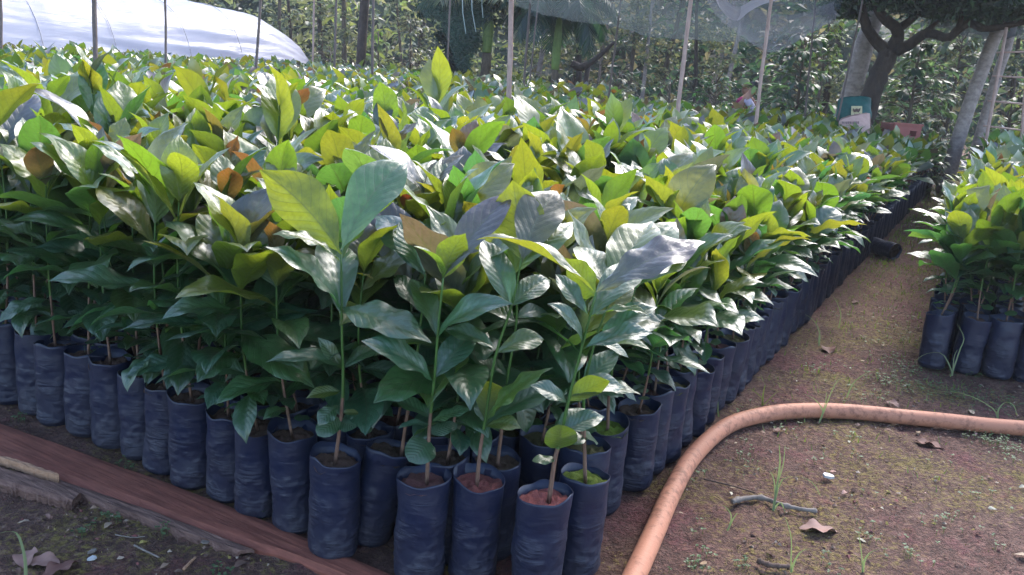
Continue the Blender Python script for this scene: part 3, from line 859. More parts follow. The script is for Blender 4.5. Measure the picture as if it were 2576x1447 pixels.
# the thousands behind: one mass, every leaf still real
def mass(rows):
    Vs = []; Fs = []; UVs = []; Cs = []; Ms = []
    off = 0
    def put(arr, M, c, mi):
        nonlocal off
        V, F, UV = arr
        A = np.array(M)
        W_ = V @ A[:3, :3].T + A[:3, 3]
        Vs.append(W_); Fs.append(F + off); UVs.append(UV); Cs.append(np.tile(np.array(c), (len(V), 1))); Ms.append(np.full(len(F), mi))
        off += len(V)
    zero2 = lambda n: np.zeros((n, 2))
    BV, BF = bag_arrays(77, 12, 5, 0.6); BV = np.array(BV); BF = np.array(BF)
    SV, SF = soil_arrays(3, 1, 12); SV = np.array(SV); SF = np.array([(f[0], f[1], f[2], f[2]) for f in SF])
    for (sc, x, y, s, h, bed, i, j, dist) in rows:
        r = random.Random(s)
        near = dist < 6.5
        det = 1 if dist < 9 else 0
        P = plan_plant(r, h, 1, min(i, j) == 0, young=0.62 if dist < 9 else 0.35)
        if dist > 9:
            P = [p for p in P if p[0] > h * 0.6]
        k = s % 5
        for (zz, az, el, ln, kind, c) in P:
            if dist > 8: c = tuple(ch * 0.9 for ch in c)
            p = stem_curve(k, zz / h); p.z = p.z * h + SOIL_Z; p.x += x; p.y += y
            el_ = el
            d = Vector((math.cos(az) * math.cos(el_), math.sin(az) * math.cos(el_), math.sin(el_)))
            n = Vector((r.uniform(-.35, .35), r.uniform(-.35, .35), 1))
            a = (LEAF_MID if near else LEAF_FAR)[r.randrange(14)]
            put(a, leaf_matrix(p, d, n, ln * (1.0 if dist < 9 else 1.08), r.uniform(.9, 1.1)), c, 0 if near else 1)
        if min(i, j) <= 2 or dist < 5:
            put((BV, BF, zero2(len(BV))), Matrix.Translation((x, y, 0)), (0, 0, 0), 2)
            put((SV, SF, zero2(len(SV))), Matrix.Translation((x, y, SOIL_Z)), (0, 0, 0), 3)
            st, sf = tube([(x, y, SOIL_Z), (x, y, SOIL_Z + h)], [0.004, 0.002], 4, cap=False)
            put((np.array(st), np.array(sf), zero2(len(st))), Matrix.Identity(4), (0, 0, 0), 4)
        else:
            st, sf = tube([(x, y, SOIL_Z + h * .3), (x, y, SOIL_Z + h)], [0.004, 0.002], 3, cap=False)
            put((np.array(st), np.array(sf), zero2(len(st))), Matrix.Identity(4), (0, 0, 0), 5)
    V = np.concatenate(Vs); F = np.concatenate(Fs); UV = np.concatenate(UVs); C = np.concatenate(Cs); Mi = np.concatenate(Ms)
    print('mass faces', len(F))
    me = mesh('seedling_mass', V, F, uv=UV, col=C, mats=[M_LEAFS, M_LEAFF, M_BAG, M_POTSOIL, M_STEM, M_GSTEM], midx=Mi)
    return me
o = obj('seedling_bed_foliage', mass(rest))
tag(o, 'dense sea of young coffee seedlings filling the beds behind the nearest ones', 'seedlings', kind='stuff')

#PART2 ------------------------------------------------------------ plank, hose and litter on the ground
def board(name, top, bot, th, label, m1, seed, amp=0.02, z0=0.012, lift=None):
    """a flat slab between two ground polylines, its near edge torn"""
    n = 60
    A = smooth_path(top, n); B = smooth_path(bot, n)
    V = []; F = []
    across = 7
    for i in range(n):
        for k in range(across):
            t = k / (across - 1)
            p = A[i].lerp(B[i], t)
            if k == across - 1:
                q = (B[i] - A[i]).normalized(); p = p + q * (amp * noise.noise((i * .35, seed, 1)) + amp * .6 * noise.noise((i * 1.1, seed, 4)))
            z = z0 + th + 0.004 * noise.noise((i * .2, k * .8, seed)) - (0.010 * (t > 0.95)) - 0.004 * (t < .05)
            if lift: z += lift * (1 - i / n)
            V.append((p.x, p.y, z + p.z))
    m = n * across
    for i in range(n):
        for k in range(across):
            p = V[i * across + k]; V.append((p[0], p[1], max(-0.01, p[2] - th * (1 + .25 * noise.noise((i * .7, k, seed))))))
    for i in range(n - 1):
        for k in range(across - 1):
            a = i * across + k
            F.append((a, a + across, a + across + 1, a + 1)); F.append((m + a, m + a + 1, m + a + across + 1, m + a + across))
        a = i * across; F.append((a, m + a, m + a + across, a + across))
        a = i * across + across - 1; F.append((a, a + across, m + a + across, m + a))
    for a0 in (0, (n - 1) * across):
        for k in range(across - 1):
            q = (a0 + k, a0 + k + 1, m + a0 + k + 1, m + a0 + k); F.append(q if a0 == 0 else q[::-1])
    o = obj(name, mesh(name, V, F, m1, smooth=False)); return o
g2 = lambda x, y: on_z(x, y, 0.0)
o = empty('wooden_plank', g2(450, 1290)); tag(o, 'long red-brown board lying on the ground beside the row of bags', 'plank')
bd = board('board', [g2(-160, 1000), g2(0, 1072), g2(300, 1180), g2(600, 1292), g2(930, 1432), g2(1120, 1520)],
           [g2(-160, 1085), g2(0, 1160), g2(300, 1262), g2(520, 1345), g2(800, 1438), g2(1020, 1550)], 0.014, '', M_PLANK, 3, 0.010, 0)
ed = board('torn_edge', [g2(60, 1186), g2(200, 1232), g2(400, 1300), g2(640, 1392)], [g2(60, 1192), g2(220, 1262), g2(400, 1330), g2(600, 1398)], 0.010, '', M_PLANKE, 8, 0.022, 0.004)
for c in (bd, ed):
    c.parent = o; c.matrix_parent_inverse = Matrix.Translation(o.location).inverted()
o = empty('split_branch', g2(60, 1220)); tag(o, 'broken grey-brown half log beside the lower edge of the red-brown board', 'log')
bd = board('bark_slab', [g2(-120, 1142), g2(0, 1190), g2(120, 1226), g2(205, 1258)], [g2(-120, 1180), g2(0, 1232), g2(90, 1256), g2(180, 1282)], 0.022, '', M_PLANKE, 21, 0.012, 0.004)
sp_ = board('split_face', [g2(-20, 1168), g2(30, 1180), g2(110, 1206), g2(150, 1222)], [g2(-20, 1176), g2(30, 1190), g2(100, 1214), g2(150, 1226)], 0.014, '', M_SPLIT, 33, 0.004, 0.024)
for c in (bd, sp_):
    c.parent = o; c.matrix_parent_inverse = Matrix.Translation(o.location).inverted()

hp_ = [(1560, 1530), (1600, 1440), (1650, 1330), (1692, 1235), (1750, 1140), (1830, 1072), (1925, 1042), (2030, 1033), (2150, 1037), (2300, 1051), (2450, 1067), (2600, 1080), (2900, 1110)]
pts = smooth_path([on_z(x, y, 0.031) for x, y in hp_], 110)
pts = [p + Vector((0, 0, 0.003 * noise.noise((i * .12, 3, 1)))) for i, p in enumerate(pts)]
V, F = tube(pts, [0.0305] * 110, 20, cap=True)
tag(obj('water_hose', mesh('water_hose', V, F, M_HOSE)), 'thick faded orange hose curving over the soil beside the corner bags', 'hose')

M_DEADP = simple('pinkish_dead_leaf', (0.26, 0.15, 0.125), 0.7, .3, 12, .5)
M_DEADB = simple('brown_dead_leaf', (0.16, 0.075, 0.06), 0.7, .3, 12, .5)
M_STICK = simple('grey_stick_bark', (0.24, 0.20, 0.175), 0.8, .3, 40, .7)
M_STICKB = simple('brown_stick_bark', (0.11, 0.07, 0.055), 0.8, .3, 40, .6)
M_SHARD = simple('pale_shard', (0.42, 0.42, 0.42), 0.4, .5, 10, .2)
def dead_leaf(px, size, az, label, m, curl=0.3, s=0):
    V, F, UV = leaf_arrays(14, 6, Wd=0.6, arch=curl, fold=0.55, wave=0.10, waves=2.2, ph=s, quilt=0.004, shape='ellip', seed=s, twist=.5)
    V = V * size; V[:, 2] = (V[:, 2] - V[:, 2].min()) * 0.6 + 0.001
    me = mesh('dead_leaf', V, F, m, uv=UV)
    g = g2(*px); o = obj('dead_leaf', me, None, (g.x, g.y, 0.0)); o.rotation_euler = (0, 0, az)
    tag(o, label, 'dead leaf'); return o
dead_leaf((2010, 1330), 0.12, -1.6, 'folded pinkish dead leaf on bare soil below the forked stick', M_DEADP, .8, 2)
dead_leaf((2300, 1110), 0.11, -2.2, 'flat reddish-brown dead leaf near the hose at right', M_DEADB, .2, 5)
dead_leaf((2085, 890), 0.12, -.4, 'crumpled brown dead leaf in the middle of the path', M_DEADB, .9, 7)
dead_leaf((2165, 765), 0.07, 1.2, 'small dark dead leaf farther up the path', M_DEADB, 1.1, 9)
dead_leaf((2260, 1045 - 20), 0.07, .4, 'pale crumpled dead leaf lying just behind the hose', M_DEADP, 1.1, 4)
dead_leaf((60, 1432), 0.09, .3, 'curled pinkish dead leaf in the lower left corner', M_DEADP, 1.2, 1)
dead_leaf((150, 1420), 0.08, 1.7, 'pale pink curled leaf right of another in the bottom left', M_DEADP, 1.4, 6)
dead_leaf((105, 1460), 0.10, -.5, 'large reddish dried leaf under the two curled pink ones', M_DEADB, .5, 8)
dead_leaf((1945, 1085), 0.05, -1.2, 'thin pale dried leaf sliver just below the hose bend', M_DEADP, .3, 11)
def stick(name, pxs, rad, label, m, z=0.012, knots=True):
    P = smooth_path([on_z(x, y, z) for x, y in pxs], 26)
    P = [p + Vector((0, 0, 0.002 * noise.noise((i * .9, rad * 1000, 2)))) for i, p in enumerate(P)]
    R = [rad * (1 + (0.45 if knots and i % 7 == 3 else 0) - 0.3 * i / 26) for i in range(26)]
    V, F = tube(P, R, 9)
    o = obj(name, mesh(name, V, F, m)); tag(o, label, 'stick'); return o
stick('stick', [(1842, 1262), (1870, 1255), (1915, 1252), (1960, 1268), (2010, 1280), (2055, 1285)], 0.0085, 'pale knobbly stick lying across the soil below the thin weed', M_STICK)
stick('stick', [(1905, 1410), (1940, 1422), (1985, 1425)], 0.008, 'short dark brown stick at the bottom right foreground', M_STICKB)
stick('stick', [(1770, 1205), (1840, 1222), (1900, 1240)], 0.003, 'very thin dark twig lying above the pale knobbly stick', M_STICKB, .01, False)
stick('stick', [(338, 1372), (370, 1388), (400, 1402)], 0.003, 'thin straw on the shaded soil below the board', M_STICK, .008, False)
stick('stick', [(462, 1432), (478, 1415), (492, 1402)], 0.004, 'small splinter standing askew below the board', M_SPLIT, .01, False)
stick('stick', [(290, 1345), (330, 1352), (365, 1350)], 0.0018, 'hair-thin pale straw beside the small clover below the board', M_STICK, .008, False)
def chip(px, sz, label, m, cat='chip', name='wood_chip', seed=0):
    r = random.Random(seed); k = 7
    top = [(math.cos(2 * PI * i / k) * sz * r.uniform(.75, 1.1), math.sin(2 * PI * i / k) * sz * .7 * r.uniform(.75, 1.1), sz * .28 + r.uniform(-.1, .1) * sz) for i in range(k)]
    bot = [(x * 1.05, y * 1.05, 0) for x, y, z in top]
    F = [tuple(range(k)), tuple(range(k, 2 * k))[::-1]] + [(i, k + i, k + (i + 1) % k, (i + 1) % k) for i in range(k)]
    g = g2(*px); o = obj(name, mesh(name, top + bot, F, m, smooth=False), None, (g.x, g.y, 0.002)); o.rotation_euler = (.1, .12, r.uniform(0, 6))
    tag(o, label, cat)
chip((2083, 1200), 0.024, 'pale grey flat shard on the soil right of the thin weed', M_SHARD, 'shard', 'stone_shard', 3)
chip((232, 1408), 0.014, 'small pale chip on the shaded soil at lower left', M_SHARD, 'chip', 'wood_chip', 4)
chip((520, 1365), 0.016, 'narrow grey chip just below the board', M_STICK, 'chip', 'wood_chip', 5)
chip((232, 1390), 0.012, 'second pale chip right above the other in the lower left', M_STICK, 'chip', 'wood_chip', 6)
for k, (px, lb) in enumerate([((1770, 1420), 'small tan stone on moss in the bottom foreground near the hose'), ((2310, 1090), 'tan pebble beside the flat reddish leaf'), ((2140, 793), 'yellowish pebble half way up the path'),
                   ((2170, 910), 'tiny yellow pebble near the crumpled brown leaf')]):
    chip(px, 0.012, lb, simple('tan_stone', (0.3, 0.2, 0.12), .7), 'stone', 'small_stone', 20 + k)

# crumbs of soil: nobody could count them
def scatter_crumbs():
    r = np.random.default_rng(5)
    n = 15000
    x = np.where(r.random(n) < .85, r.uniform(.25, 3.3, n), r.uniform(-1.9, -.1, n)); y = np.where(x > .2, 1.7 + 4.5 * r.random(n) ** 1.6, r.uniform(1.6, 2.5, n))
    a = x * E1.x + y * E1.y; b = x * E2.x + y * E2.y
    k = ~((b > .70) & (a > 1.52)); x, y = x[k], y[k]; n = len(x)
    # crumbs gather in drifts
    dens = np.array([noise.noise((float(p) * 2.6, float(q) * 2.6, 5)) for p, q in zip(x, y)])
    k = r.random(n) < .45 + dens * 1.2; x, y, dens = x[k], y[k], dens[k]; n = len(x)
    s = .002 + .0085 * r.random(n) ** 3.2
    an = np.sort(r.uniform(0, 2 * PI, (n, 5)), axis=1)
    ring = np.stack([np.cos(an), np.sin(an)], 2) * (s * 1.0)[:, None, None] * r.uniform(.6, 1.2, (n, 5, 1))
    V = np.zeros((n, 6, 3)); V[:, :5, 0] = x[:, None] + ring[:, :, 0]; V[:, :5, 1] = y[:, None] + ring[:, :, 1]; V[:, :5, 2] = r.uniform(-.004, .003, (n, 5))
    V[:, 5, 0] = x + s * r.uniform(-.3, .3, n); V[:, 5, 1] = y + s * r.uniform(-.3, .3, n); V[:, 5, 2] = .002 + s * r.uniform(.15, .45, n)
    o = np.arange(n)[:, None] * 6
    F = np.concatenate([o + np.array([[q, (q + 1) % 5, 5]]) for q in range(5)], 1).reshape(-1, 3)
    pal = np.array([(.15, .085, .066), (.21, .14, .105), (.18, .07, .065), (.23, .18, .06), (.12, .07, .055), (.30, .23, .18)])
    c = np.repeat(pal[r.integers(0, 6, n)] * r.uniform(.7, 1.2, n)[:, None], 6, axis=0)
    T = NT('soil_crumb'); at_ = T.n('Attribute', attribute_name='tint').outputs['Color']; p = T.n('BsdfPrincipled'); T.l(at_, p.inputs[0]); p.inputs['Roughness'].default_value = .9
    p.inputs['Specular IOR Level'].default_value = .2; T.l(p.outputs[0], T.out.inputs[0])
    ob = obj('soil_crumbs', mesh('soil_crumbs', V.reshape(-1, 3), F, T.m, smooth=False, col=c))
    tag(ob, 'crumbs of dry soil strewn over the bare ground', 'crumbs', kind='stuff')
scatter_crumbs()

# ------------------------------------------------------------------ weeds
M_WEED = leaf_material('weed_leaf', 'attr', detail=False, rough=0.45, trans=0.35, tboost=(2.0, 2.2, 1.0), spec=.3, coat=0.0)
def blades(name, px, specs, label, color=(0.18, 0.215, 0.11), d=None):
    """grass tuft: specs = (tip px, width)"""
    g = g2(*px); V = []; F = []
    dd = (g - Vector((0, 0, EYE))).dot(fwd)
    for (pts, w) in specs:
        P = [g] + [at(x, y, dd + 0.0) for x, y in pts]
        P = smooth_path(P, 12)
        for i, p in enumerate(P):
            t = i / 11; ww = w * (1 - t) ** .6 * .62 + 0.0004
            s = RIGHT * ww; V += [tuple(p - s), tuple(p + Vector((0, 0.0, -ww * .5)) + fwd * ww * .3), tuple(p + s)]
        o = len(V) - 36
        for i in range(11):
            a = o + i * 3
            F += [(a, a + 1, a + 4, a + 3), (a + 1, a + 2, a + 5, a + 4)]
    me = mesh(name, V, F, M_WEED, col=np.tile(np.array(color), (len(V), 1)))
    ob = obj(name, me); tag(ob, label, 'weed'); return ob
blades('grass_weed', (1945, 1285), [([(1955, 1220), (1970, 1170), (1975, 1120)], .004), ([(1958, 1200), (1962, 1160), (1960, 1118)], .006), ([(1965, 1210), (2010, 1200), (2045, 1215), (2065, 1250)], .004),
    ([(1950, 1240), (1945, 1200), (1935, 1185)], .004), ([(1960, 1265), (1968, 1270), (1975, 1290)], .006)], 'thin weed with arching blades rising over the pale stick')
blades('grass_weed', (2060, 1065), [([(2075, 1030), (2090, 990), (2110, 955), (2140, 950)], .004), ([(2070, 1035), (2050, 1005), (2020, 990)], .005), ([(2065, 1050), (2075, 1020), (2080, 985)], .004)], 'forked grass weed growing in front of the hose')
blades('grass_weed', (2395, 945), [([(2398, 930), (2415, 880), (2425, 850), (2408, 815)], .007), ([(2393, 930), (2370, 890), (2330, 890), (2300, 910)], .006), ([(2397, 935), (2400, 900), (2408, 880)], .005)], 'tall grass weed in front of the right-hand bags')
blades('grass_weed', (2510, 1055), [([(2512, 1030), (2530, 1012), (2550, 1020), (2560, 1050)], .006), ([(2500, 1030), (2450, 1000), (2390, 985), (2330, 990)], .006)], 'arching pale grass weed just behind the hose at right')
blades('grass_weed', (2110, 1060 - 235), [([(2115, 790), (2105, 760), (2095, 745)], .005)], 'single curved grass blade beside the path-side bags')
blades('grass_weed', (2060, 870), [([(2062, 840), (2050, 810), (2025, 790)], .005), ([(2060, 850), (2064, 830)], .004)], 'bent grass blade at the foot of the edge bags')
blades('grass_weed', (1808, 1048), [([(1806, 1030), (1807, 1010)], .005)], 'short green spike between the hose bend and the bags')
blades('grass_weed', (1918, 1020), [([(1920, 990), (1925, 968)], .006), ([(1915, 1000), (1890, 980), (1880, 982)], .004), ([(1930, 1010), (1950, 990), (1960, 985)], .004)], 'small yellow-green tuft right behind the hose bend', (0.16, 0.18, 0.05))
blades('grass_weed', (1990, 1440), [([(2000, 1410), (2020, 1385), (2060, 1378)], .005), ([(1990, 1410), (2170 - 180, 1350), (1975, 1300)], .003)], 'faint grass weed near the bottom edge right of the short stick')
blades('grass_weed', (1830, 1335), [([(1842, 1310), (1855, 1290)], .005), ([(1840, 1300), (1825, 1275), (1812, 1272)], .003)], 'pale small weed left of the folded dead leaf')
blades('grass_weed', (2170, 1440), [([(2175, 1410), (2190, 1390), (2215, 1380)], .006), ([(2168, 1400), (2160, 1340)], .003)], 'thin weed at the bottom edge under the right-hand moss')
blades('grass_weed', (65, 1450), [([(62, 1400), (45, 1345), (20, 1337), (0, 1342)], .007)], 'pale grass blade arching at the left edge of the frame')
blades('grass_weed', (2130, 1000), [([(2150, 960), (2190, 935), (2220, 940)], .005)], 'arching grass blade on the path behind the hose')

def clover(spots, name, label, n_each=9, kind=None, cat='clover', size=.008, seed=1, color=(0.085, 0.13, 0.065)):
    V = []; F = []; C = []; r = random.Random(seed)
    for (gx, gy, spread, cnt) in spots:
        for k in range(cnt):
            x = gx + r.gauss(0, spread); y = gy + r.gauss(0, spread); h = r.uniform(.004, .028) if kind is None else r.uniform(.003, .02)
            s = size * r.uniform(.6, 1.3)
            for q in range(3 if r.random() < .6 else 2):
                a = r.uniform(0, 6.28); dx, dy = math.cos(a), math.sin(a); o = len(V)
                z = h + .003
                V += [(x, y, z), (x + dx * s * .6 - dy * s * .5, y + dy * s * .6 + dx * s * .5, z + s * .2), (x + dx * s * 1.2, y + dy * s * 1.2, z + s * r.uniform(-.1, .3)), (x + dx * s * .6 + dy * s * .5, y + dy * s * .6 - dx * s * .5, z + s * .2)]
                F += [(o, o + 1, o + 2, o + 3)]
                kk = r.uniform(.7, 1.3); C += [(color[0] * kk, color[1] * kk, color[2] * kk)] * 4
            o = len(V); V += [(x - .0006, y, 0), (x + .0006, y, 0), (x + .0006, y, h + .003), (x - .0006, y, h + .003)]; F += [(o, o + 1, o + 2, o + 3)]; C += [(.05, .08, .03)] * 4
    ob = obj(name, mesh(name, V, F, M_WEED, smooth=False, col=np.array(C))); tag(ob, label, cat, kind=kind); return ob
sp = []
r_ = random.Random(9)
for (px, n, s) in [((2230, 960), 60, .06), ((2300, 940), 70, .07), ((2330, 985), 60, .07), ((2420, 1000), 60, .08), ((2500, 1010), 50, .08), ((2180, 1000), 25, .05), ((2240, 905), 25, .05), ((2550, 1130), 90, .06), ((2480, 1100), 50, .06),
                   ((2270, 850), 25, .08), ((2300, 800), 25, .1), ((2180, 860), 12, .06), ((2060, 930), 14, .03), ((1770, 1060 + 130), 5, .02), ((1880, 1140), 10, .03), ((1870, 1165), 8, .03), ((2030, 1160), 5, .03), ((2150, 1160), 6, .04),
                   ((1745, 1425), 18, .018), ((1870, 1430), 12, .02), ((2290, 1400), 16, .03), ((2400, 1310), 12, .03), ((2180, 1350), 8, .03), ((1700, 1210), 5, .01), ((1775, 1395), 6, .02), ((2150, 1110), 10, .04), ((2350, 720), 20, .15), ((2260, 690), 20, .15),
                   ((1985, 1090), 8, .03), ((2560, 900), 10, .08), ((2450, 950), 16, .05), ((2330, 1330), 10, .05), ((2050, 1420), 8, .05), ((2500, 1250), 14, .07)]:
    g = g2(*px); sp.append((g.x, g.y, s, n))
for k in range(70):
    a = r_.uniform(1.2, 9); b = r_.uniform(-.2, .7); x, y = bed_xy(a, b); sp.append((x, y, .05, 5))
clover(sp, 'clover_patch', 'small round-leaved weeds creeping over the path and behind the hose', kind='stuff', cat='ground weeds', size=.008)
for k, (px, lb) in enumerate([((645, 1300), 'little clover growing against the foot of the plank-side bags'), ((212, 1345), 'small clover on shaded soil below the long board'), ((283, 1310), 'clover sprig touching the torn edge of the board'),
          ((315, 1180), 'clover sprouting between the board and the bags'), ((405, 1352), 'tiny clover alone on soil under the board'), ((45, 1062), 'clover clump at the far left foot of the bags'), ((555, 1448), 'tiny clover at the bottom edge below the board')]):
    g = g2(*px); clover([(g.x, g.y, .012, 9)], 'clover_sprig', lb, cat='clover', size=.009, seed=k)
# weeds growing inside some bags
for (px, lb) in [((375, 935), 0), ((245, 885), 1), ((92, 830), 2), ((1115, 1100), 3)]:
    g = on_z(px[0], px[1], .265)
    c = clover([(0, 0, .018, 14)], 'bag_weed', 'clover sprouting from ' + ['an edge bag level with the middle of the board', 'the second clovered edge bag from the picture edge', 'the leftmost clovered bag in the plank row', 'a bag just behind the front corner'][lb], cat='clover', size=.010, seed=40 + lb, color=(.08, .14, .08))
    c.location = (g.x, g.y, SOIL_Z)

def path_grass():
    V = []; F = []; C = []; r = random.Random(3)
    for k in range(9000):
        a = r.uniform(3.0, 14); b = r.uniform(-.1, .74)
        if r.random() > min(1, (a - 2.5) / 5): continue
        x, y = bed_xy(a, b)
        if r.random() < .5 and noise.noise((x * 2, y * 2, 4)) < 0.05: continue
        h = r.uniform(.01, .035 + .03 * (a > 8)); an = r.uniform(0, 6.28); w = .0025 + .0015 * (a > 6)
        dx, dy = math.cos(an), math.sin(an); o = len(V)
        V += [(x - dy * w, y + dx * w, 0), (x + dy * w, y - dx * w, 0), (x + dx * h * .6, y + dy * h * .6, h)]
        F.append((o, o + 1, o + 2)); kk = r.uniform(.7, 1.3); C += [(.12 * kk, .16 * kk, .04 * kk)] * 3
    ob = obj('path_grass', mesh('path_grass', V, F, M_WEED, smooth=False, col=np.array(C))); tag(ob, 'short yellow-green grass thinly covering the path between the beds', 'grass', kind='stuff')
path_grass()

def litter():
    r = random.Random(31); Vs = []; Fs = []; Cs = []; off = 0
    L = [leaf_arrays(4, 2, Wd=.5, arch=a, fold=f, wave=.06, quilt=0, shape='ellip', twist=t) for a, f, t in ((.6, .4, .5), (1.6, .6, -.4), (.2, .2, 0), (1.1, -.5, .8))]
    for k in range(420):
        if r.random() < .86: a, b = r.uniform(.6, 7.5), r.uniform(-1.6, .70)
        else: a, b = r.uniform(.75, 1.40), r.uniform(.6, 2.6)
        if b < .05 and a > 4.4: continue
        x, y = bed_xy(a, b); V, F, _ = L[r.randrange(4)]; sz = r.uniform(.008, .032) * (1 if r.random() < .85 else 1.6); an = r.uniform(0, 6.28)
        Q = V * sz; Q[:, 2] = (Q[:, 2] - Q[:, 2].min()) + .002
        c_, s_2 = math.cos(an), math.sin(an)
        P = np.stack([x + Q[:, 0] * c_ - Q[:, 1] * s_2, y + Q[:, 0] * s_2 + Q[:, 1] * c_, Q[:, 2]], 1)
        Vs.append(P); Fs.append(F + off); off += len(P)
        Cs.append(np.tile(np.array(r.choice([(.24, .15, .10), (.15, .075, .05), (.30, .22, .15), (.10, .055, .04), (.28, .16, .13), (.34, .30, .22)])) * r.uniform(.8, 1.1), (len(P), 1)))
    T = NT('dry_litter'); at_ = T.n('Attribute', attribute_name='tint').outputs['Color']; p = T.n('BsdfPrincipled'); T.l(at_, p.inputs[0]); p.inputs['Roughness'].default_value = .8; T.l(p.outputs[0], T.out.inputs[0])
    o = obj('leaf_litter', mesh('leaf_litter', np.concatenate(Vs), np.concatenate(Fs), T.m, col=np.concatenate(Cs)))
    tag(o, 'scraps of dry leaf and bark scattered over the soil', 'leaf litter', kind='stuff')
litter()

# a bag lying on its side on the path
g = on_z(2185, 618, .05); g_b = on_z(2258, 640, .05)
o = empty('fallen_polybag', (g.x, g.y, 0)); tag(o, 'black bag lying on its side across the path', 'polybag')
b = obj('bag_shell', BAG_ME[2], o); s_ = obj('soil', SOIL_ME[1], o); s_.color = (.03, .02, .015, 1)
d = (g_b - g).normalized(); q = d.to_track_quat('Z', 'Y')
for c, z in ((b, 0), (s_, SOIL_Z)):
    c.rotation_mode = 'QUATERNION'; c.rotation_quaternion = q; c.location = Vector((0, 0, .066)) + d * z

# ------------------------------------------------------------------ poles
def pole(xt, yt, xb, yb, dep, wpx, m, label, tall=2.35, group='bamboo poles standing in the nursery'):
    B = at(xb, yb, dep); Tp = at(xt, yt, dep)
    d = (Tp - B).normalized()
    base = B - d * (B.z / d.z); top = B + d * ((tall - B.z) / d.z)
    if Tp.z > top.z - .05: top = Tp + d * .5
    r = wpx / FPX * dep / 2
    n = 26; P = [base.lerp(top, i / (n - 1)) + Vector((0.006 * noise.noise((i * .25, xt, 1)), 0.006 * noise.noise((i * .25, xt, 9)), 0)) for i in range(n)]
    R = [r * (1.08 - .16 * i / n) * (1.10 if i % 4 == 2 else 1) for i in range(n)]
    V, F = tube([p - base for p in P], R, 10)
    o = obj('bamboo_pole', mesh('bamboo_pole', V, F, m), None, base); tag(o, label, 'pole', group)
    return top
POLES = [
 (1, 0, 4, 130, 9.5, 7, M_BAMD, 'dark pole at the very left edge of the picture, before the plastic tunnel'),
 (237, 0, 241, 180, 7.6, 12, M_BAMD, 'thick grey-brown pole standing before the left half of the plastic tunnel'),
 (416, 0, 417, 130, 10.5, 6, M_BAMD, 'thin dark pole before the middle of the plastic tunnel'),
 (656, 0, 645, 155, 10.5, 7, M_BAMD, 'slanting brown pole in front of the right part of the tunnel'),
 (790, 0, 787, 155, 15, 5, M_BAMB, 'thin pale pole right beside the end of the tunnel'),
 (846, 0, 841, 190, 13, 6, M_BAMD, 'thin dark pole against pale foliage right of the tunnel'),
 (939, 0, 936, 205, 10.5, 7, M_BAMD, 'dark brown pole left of the net-draped tree'),
 (1132, 0, 1124, 205, 12, 4.5, M_BAMD, 'thin pole in front of the net-draped tree'),
 (1287, 0, 1280, 250, 7.2, 13, M_BAMB, 'thick pinkish pole in the middle of the picture'),
 (1334, 0, 1316, 230, 12, 6, M_BAMD, 'thin dark pole just right of the thick pinkish one'),
 (1351, 30, 1330, 230, 13.5, 4, M_BAMD, 'hair-thin leaning pole, second right of the thick pinkish one'),
 (1562, 0, 1532, 240, 11.5, 5, M_BAMD, 'thin dark leaning pole right of the small palm'),
 (1738, 0, 1702, 300, 7.0, 11, M_BAMB, 'pale pinkish pole crossing the sagging net, left one of the two'),
 (1940, 0, 1902, 300, 7.6, 9, M_BAMB, 'pale pinkish pole crossing the sagging net, right one of the two'),
 (2048, 40, 2026, 285, 10.5, 5, M_BAMD, 'thin dark pole in front of the big coffee shrub'),
 (2155, 72, 2103, 325, 9.8, 5, M_BAMD, 'thin pole leaning beside the teal sack'),
]
for p in POLES: pole(*p)

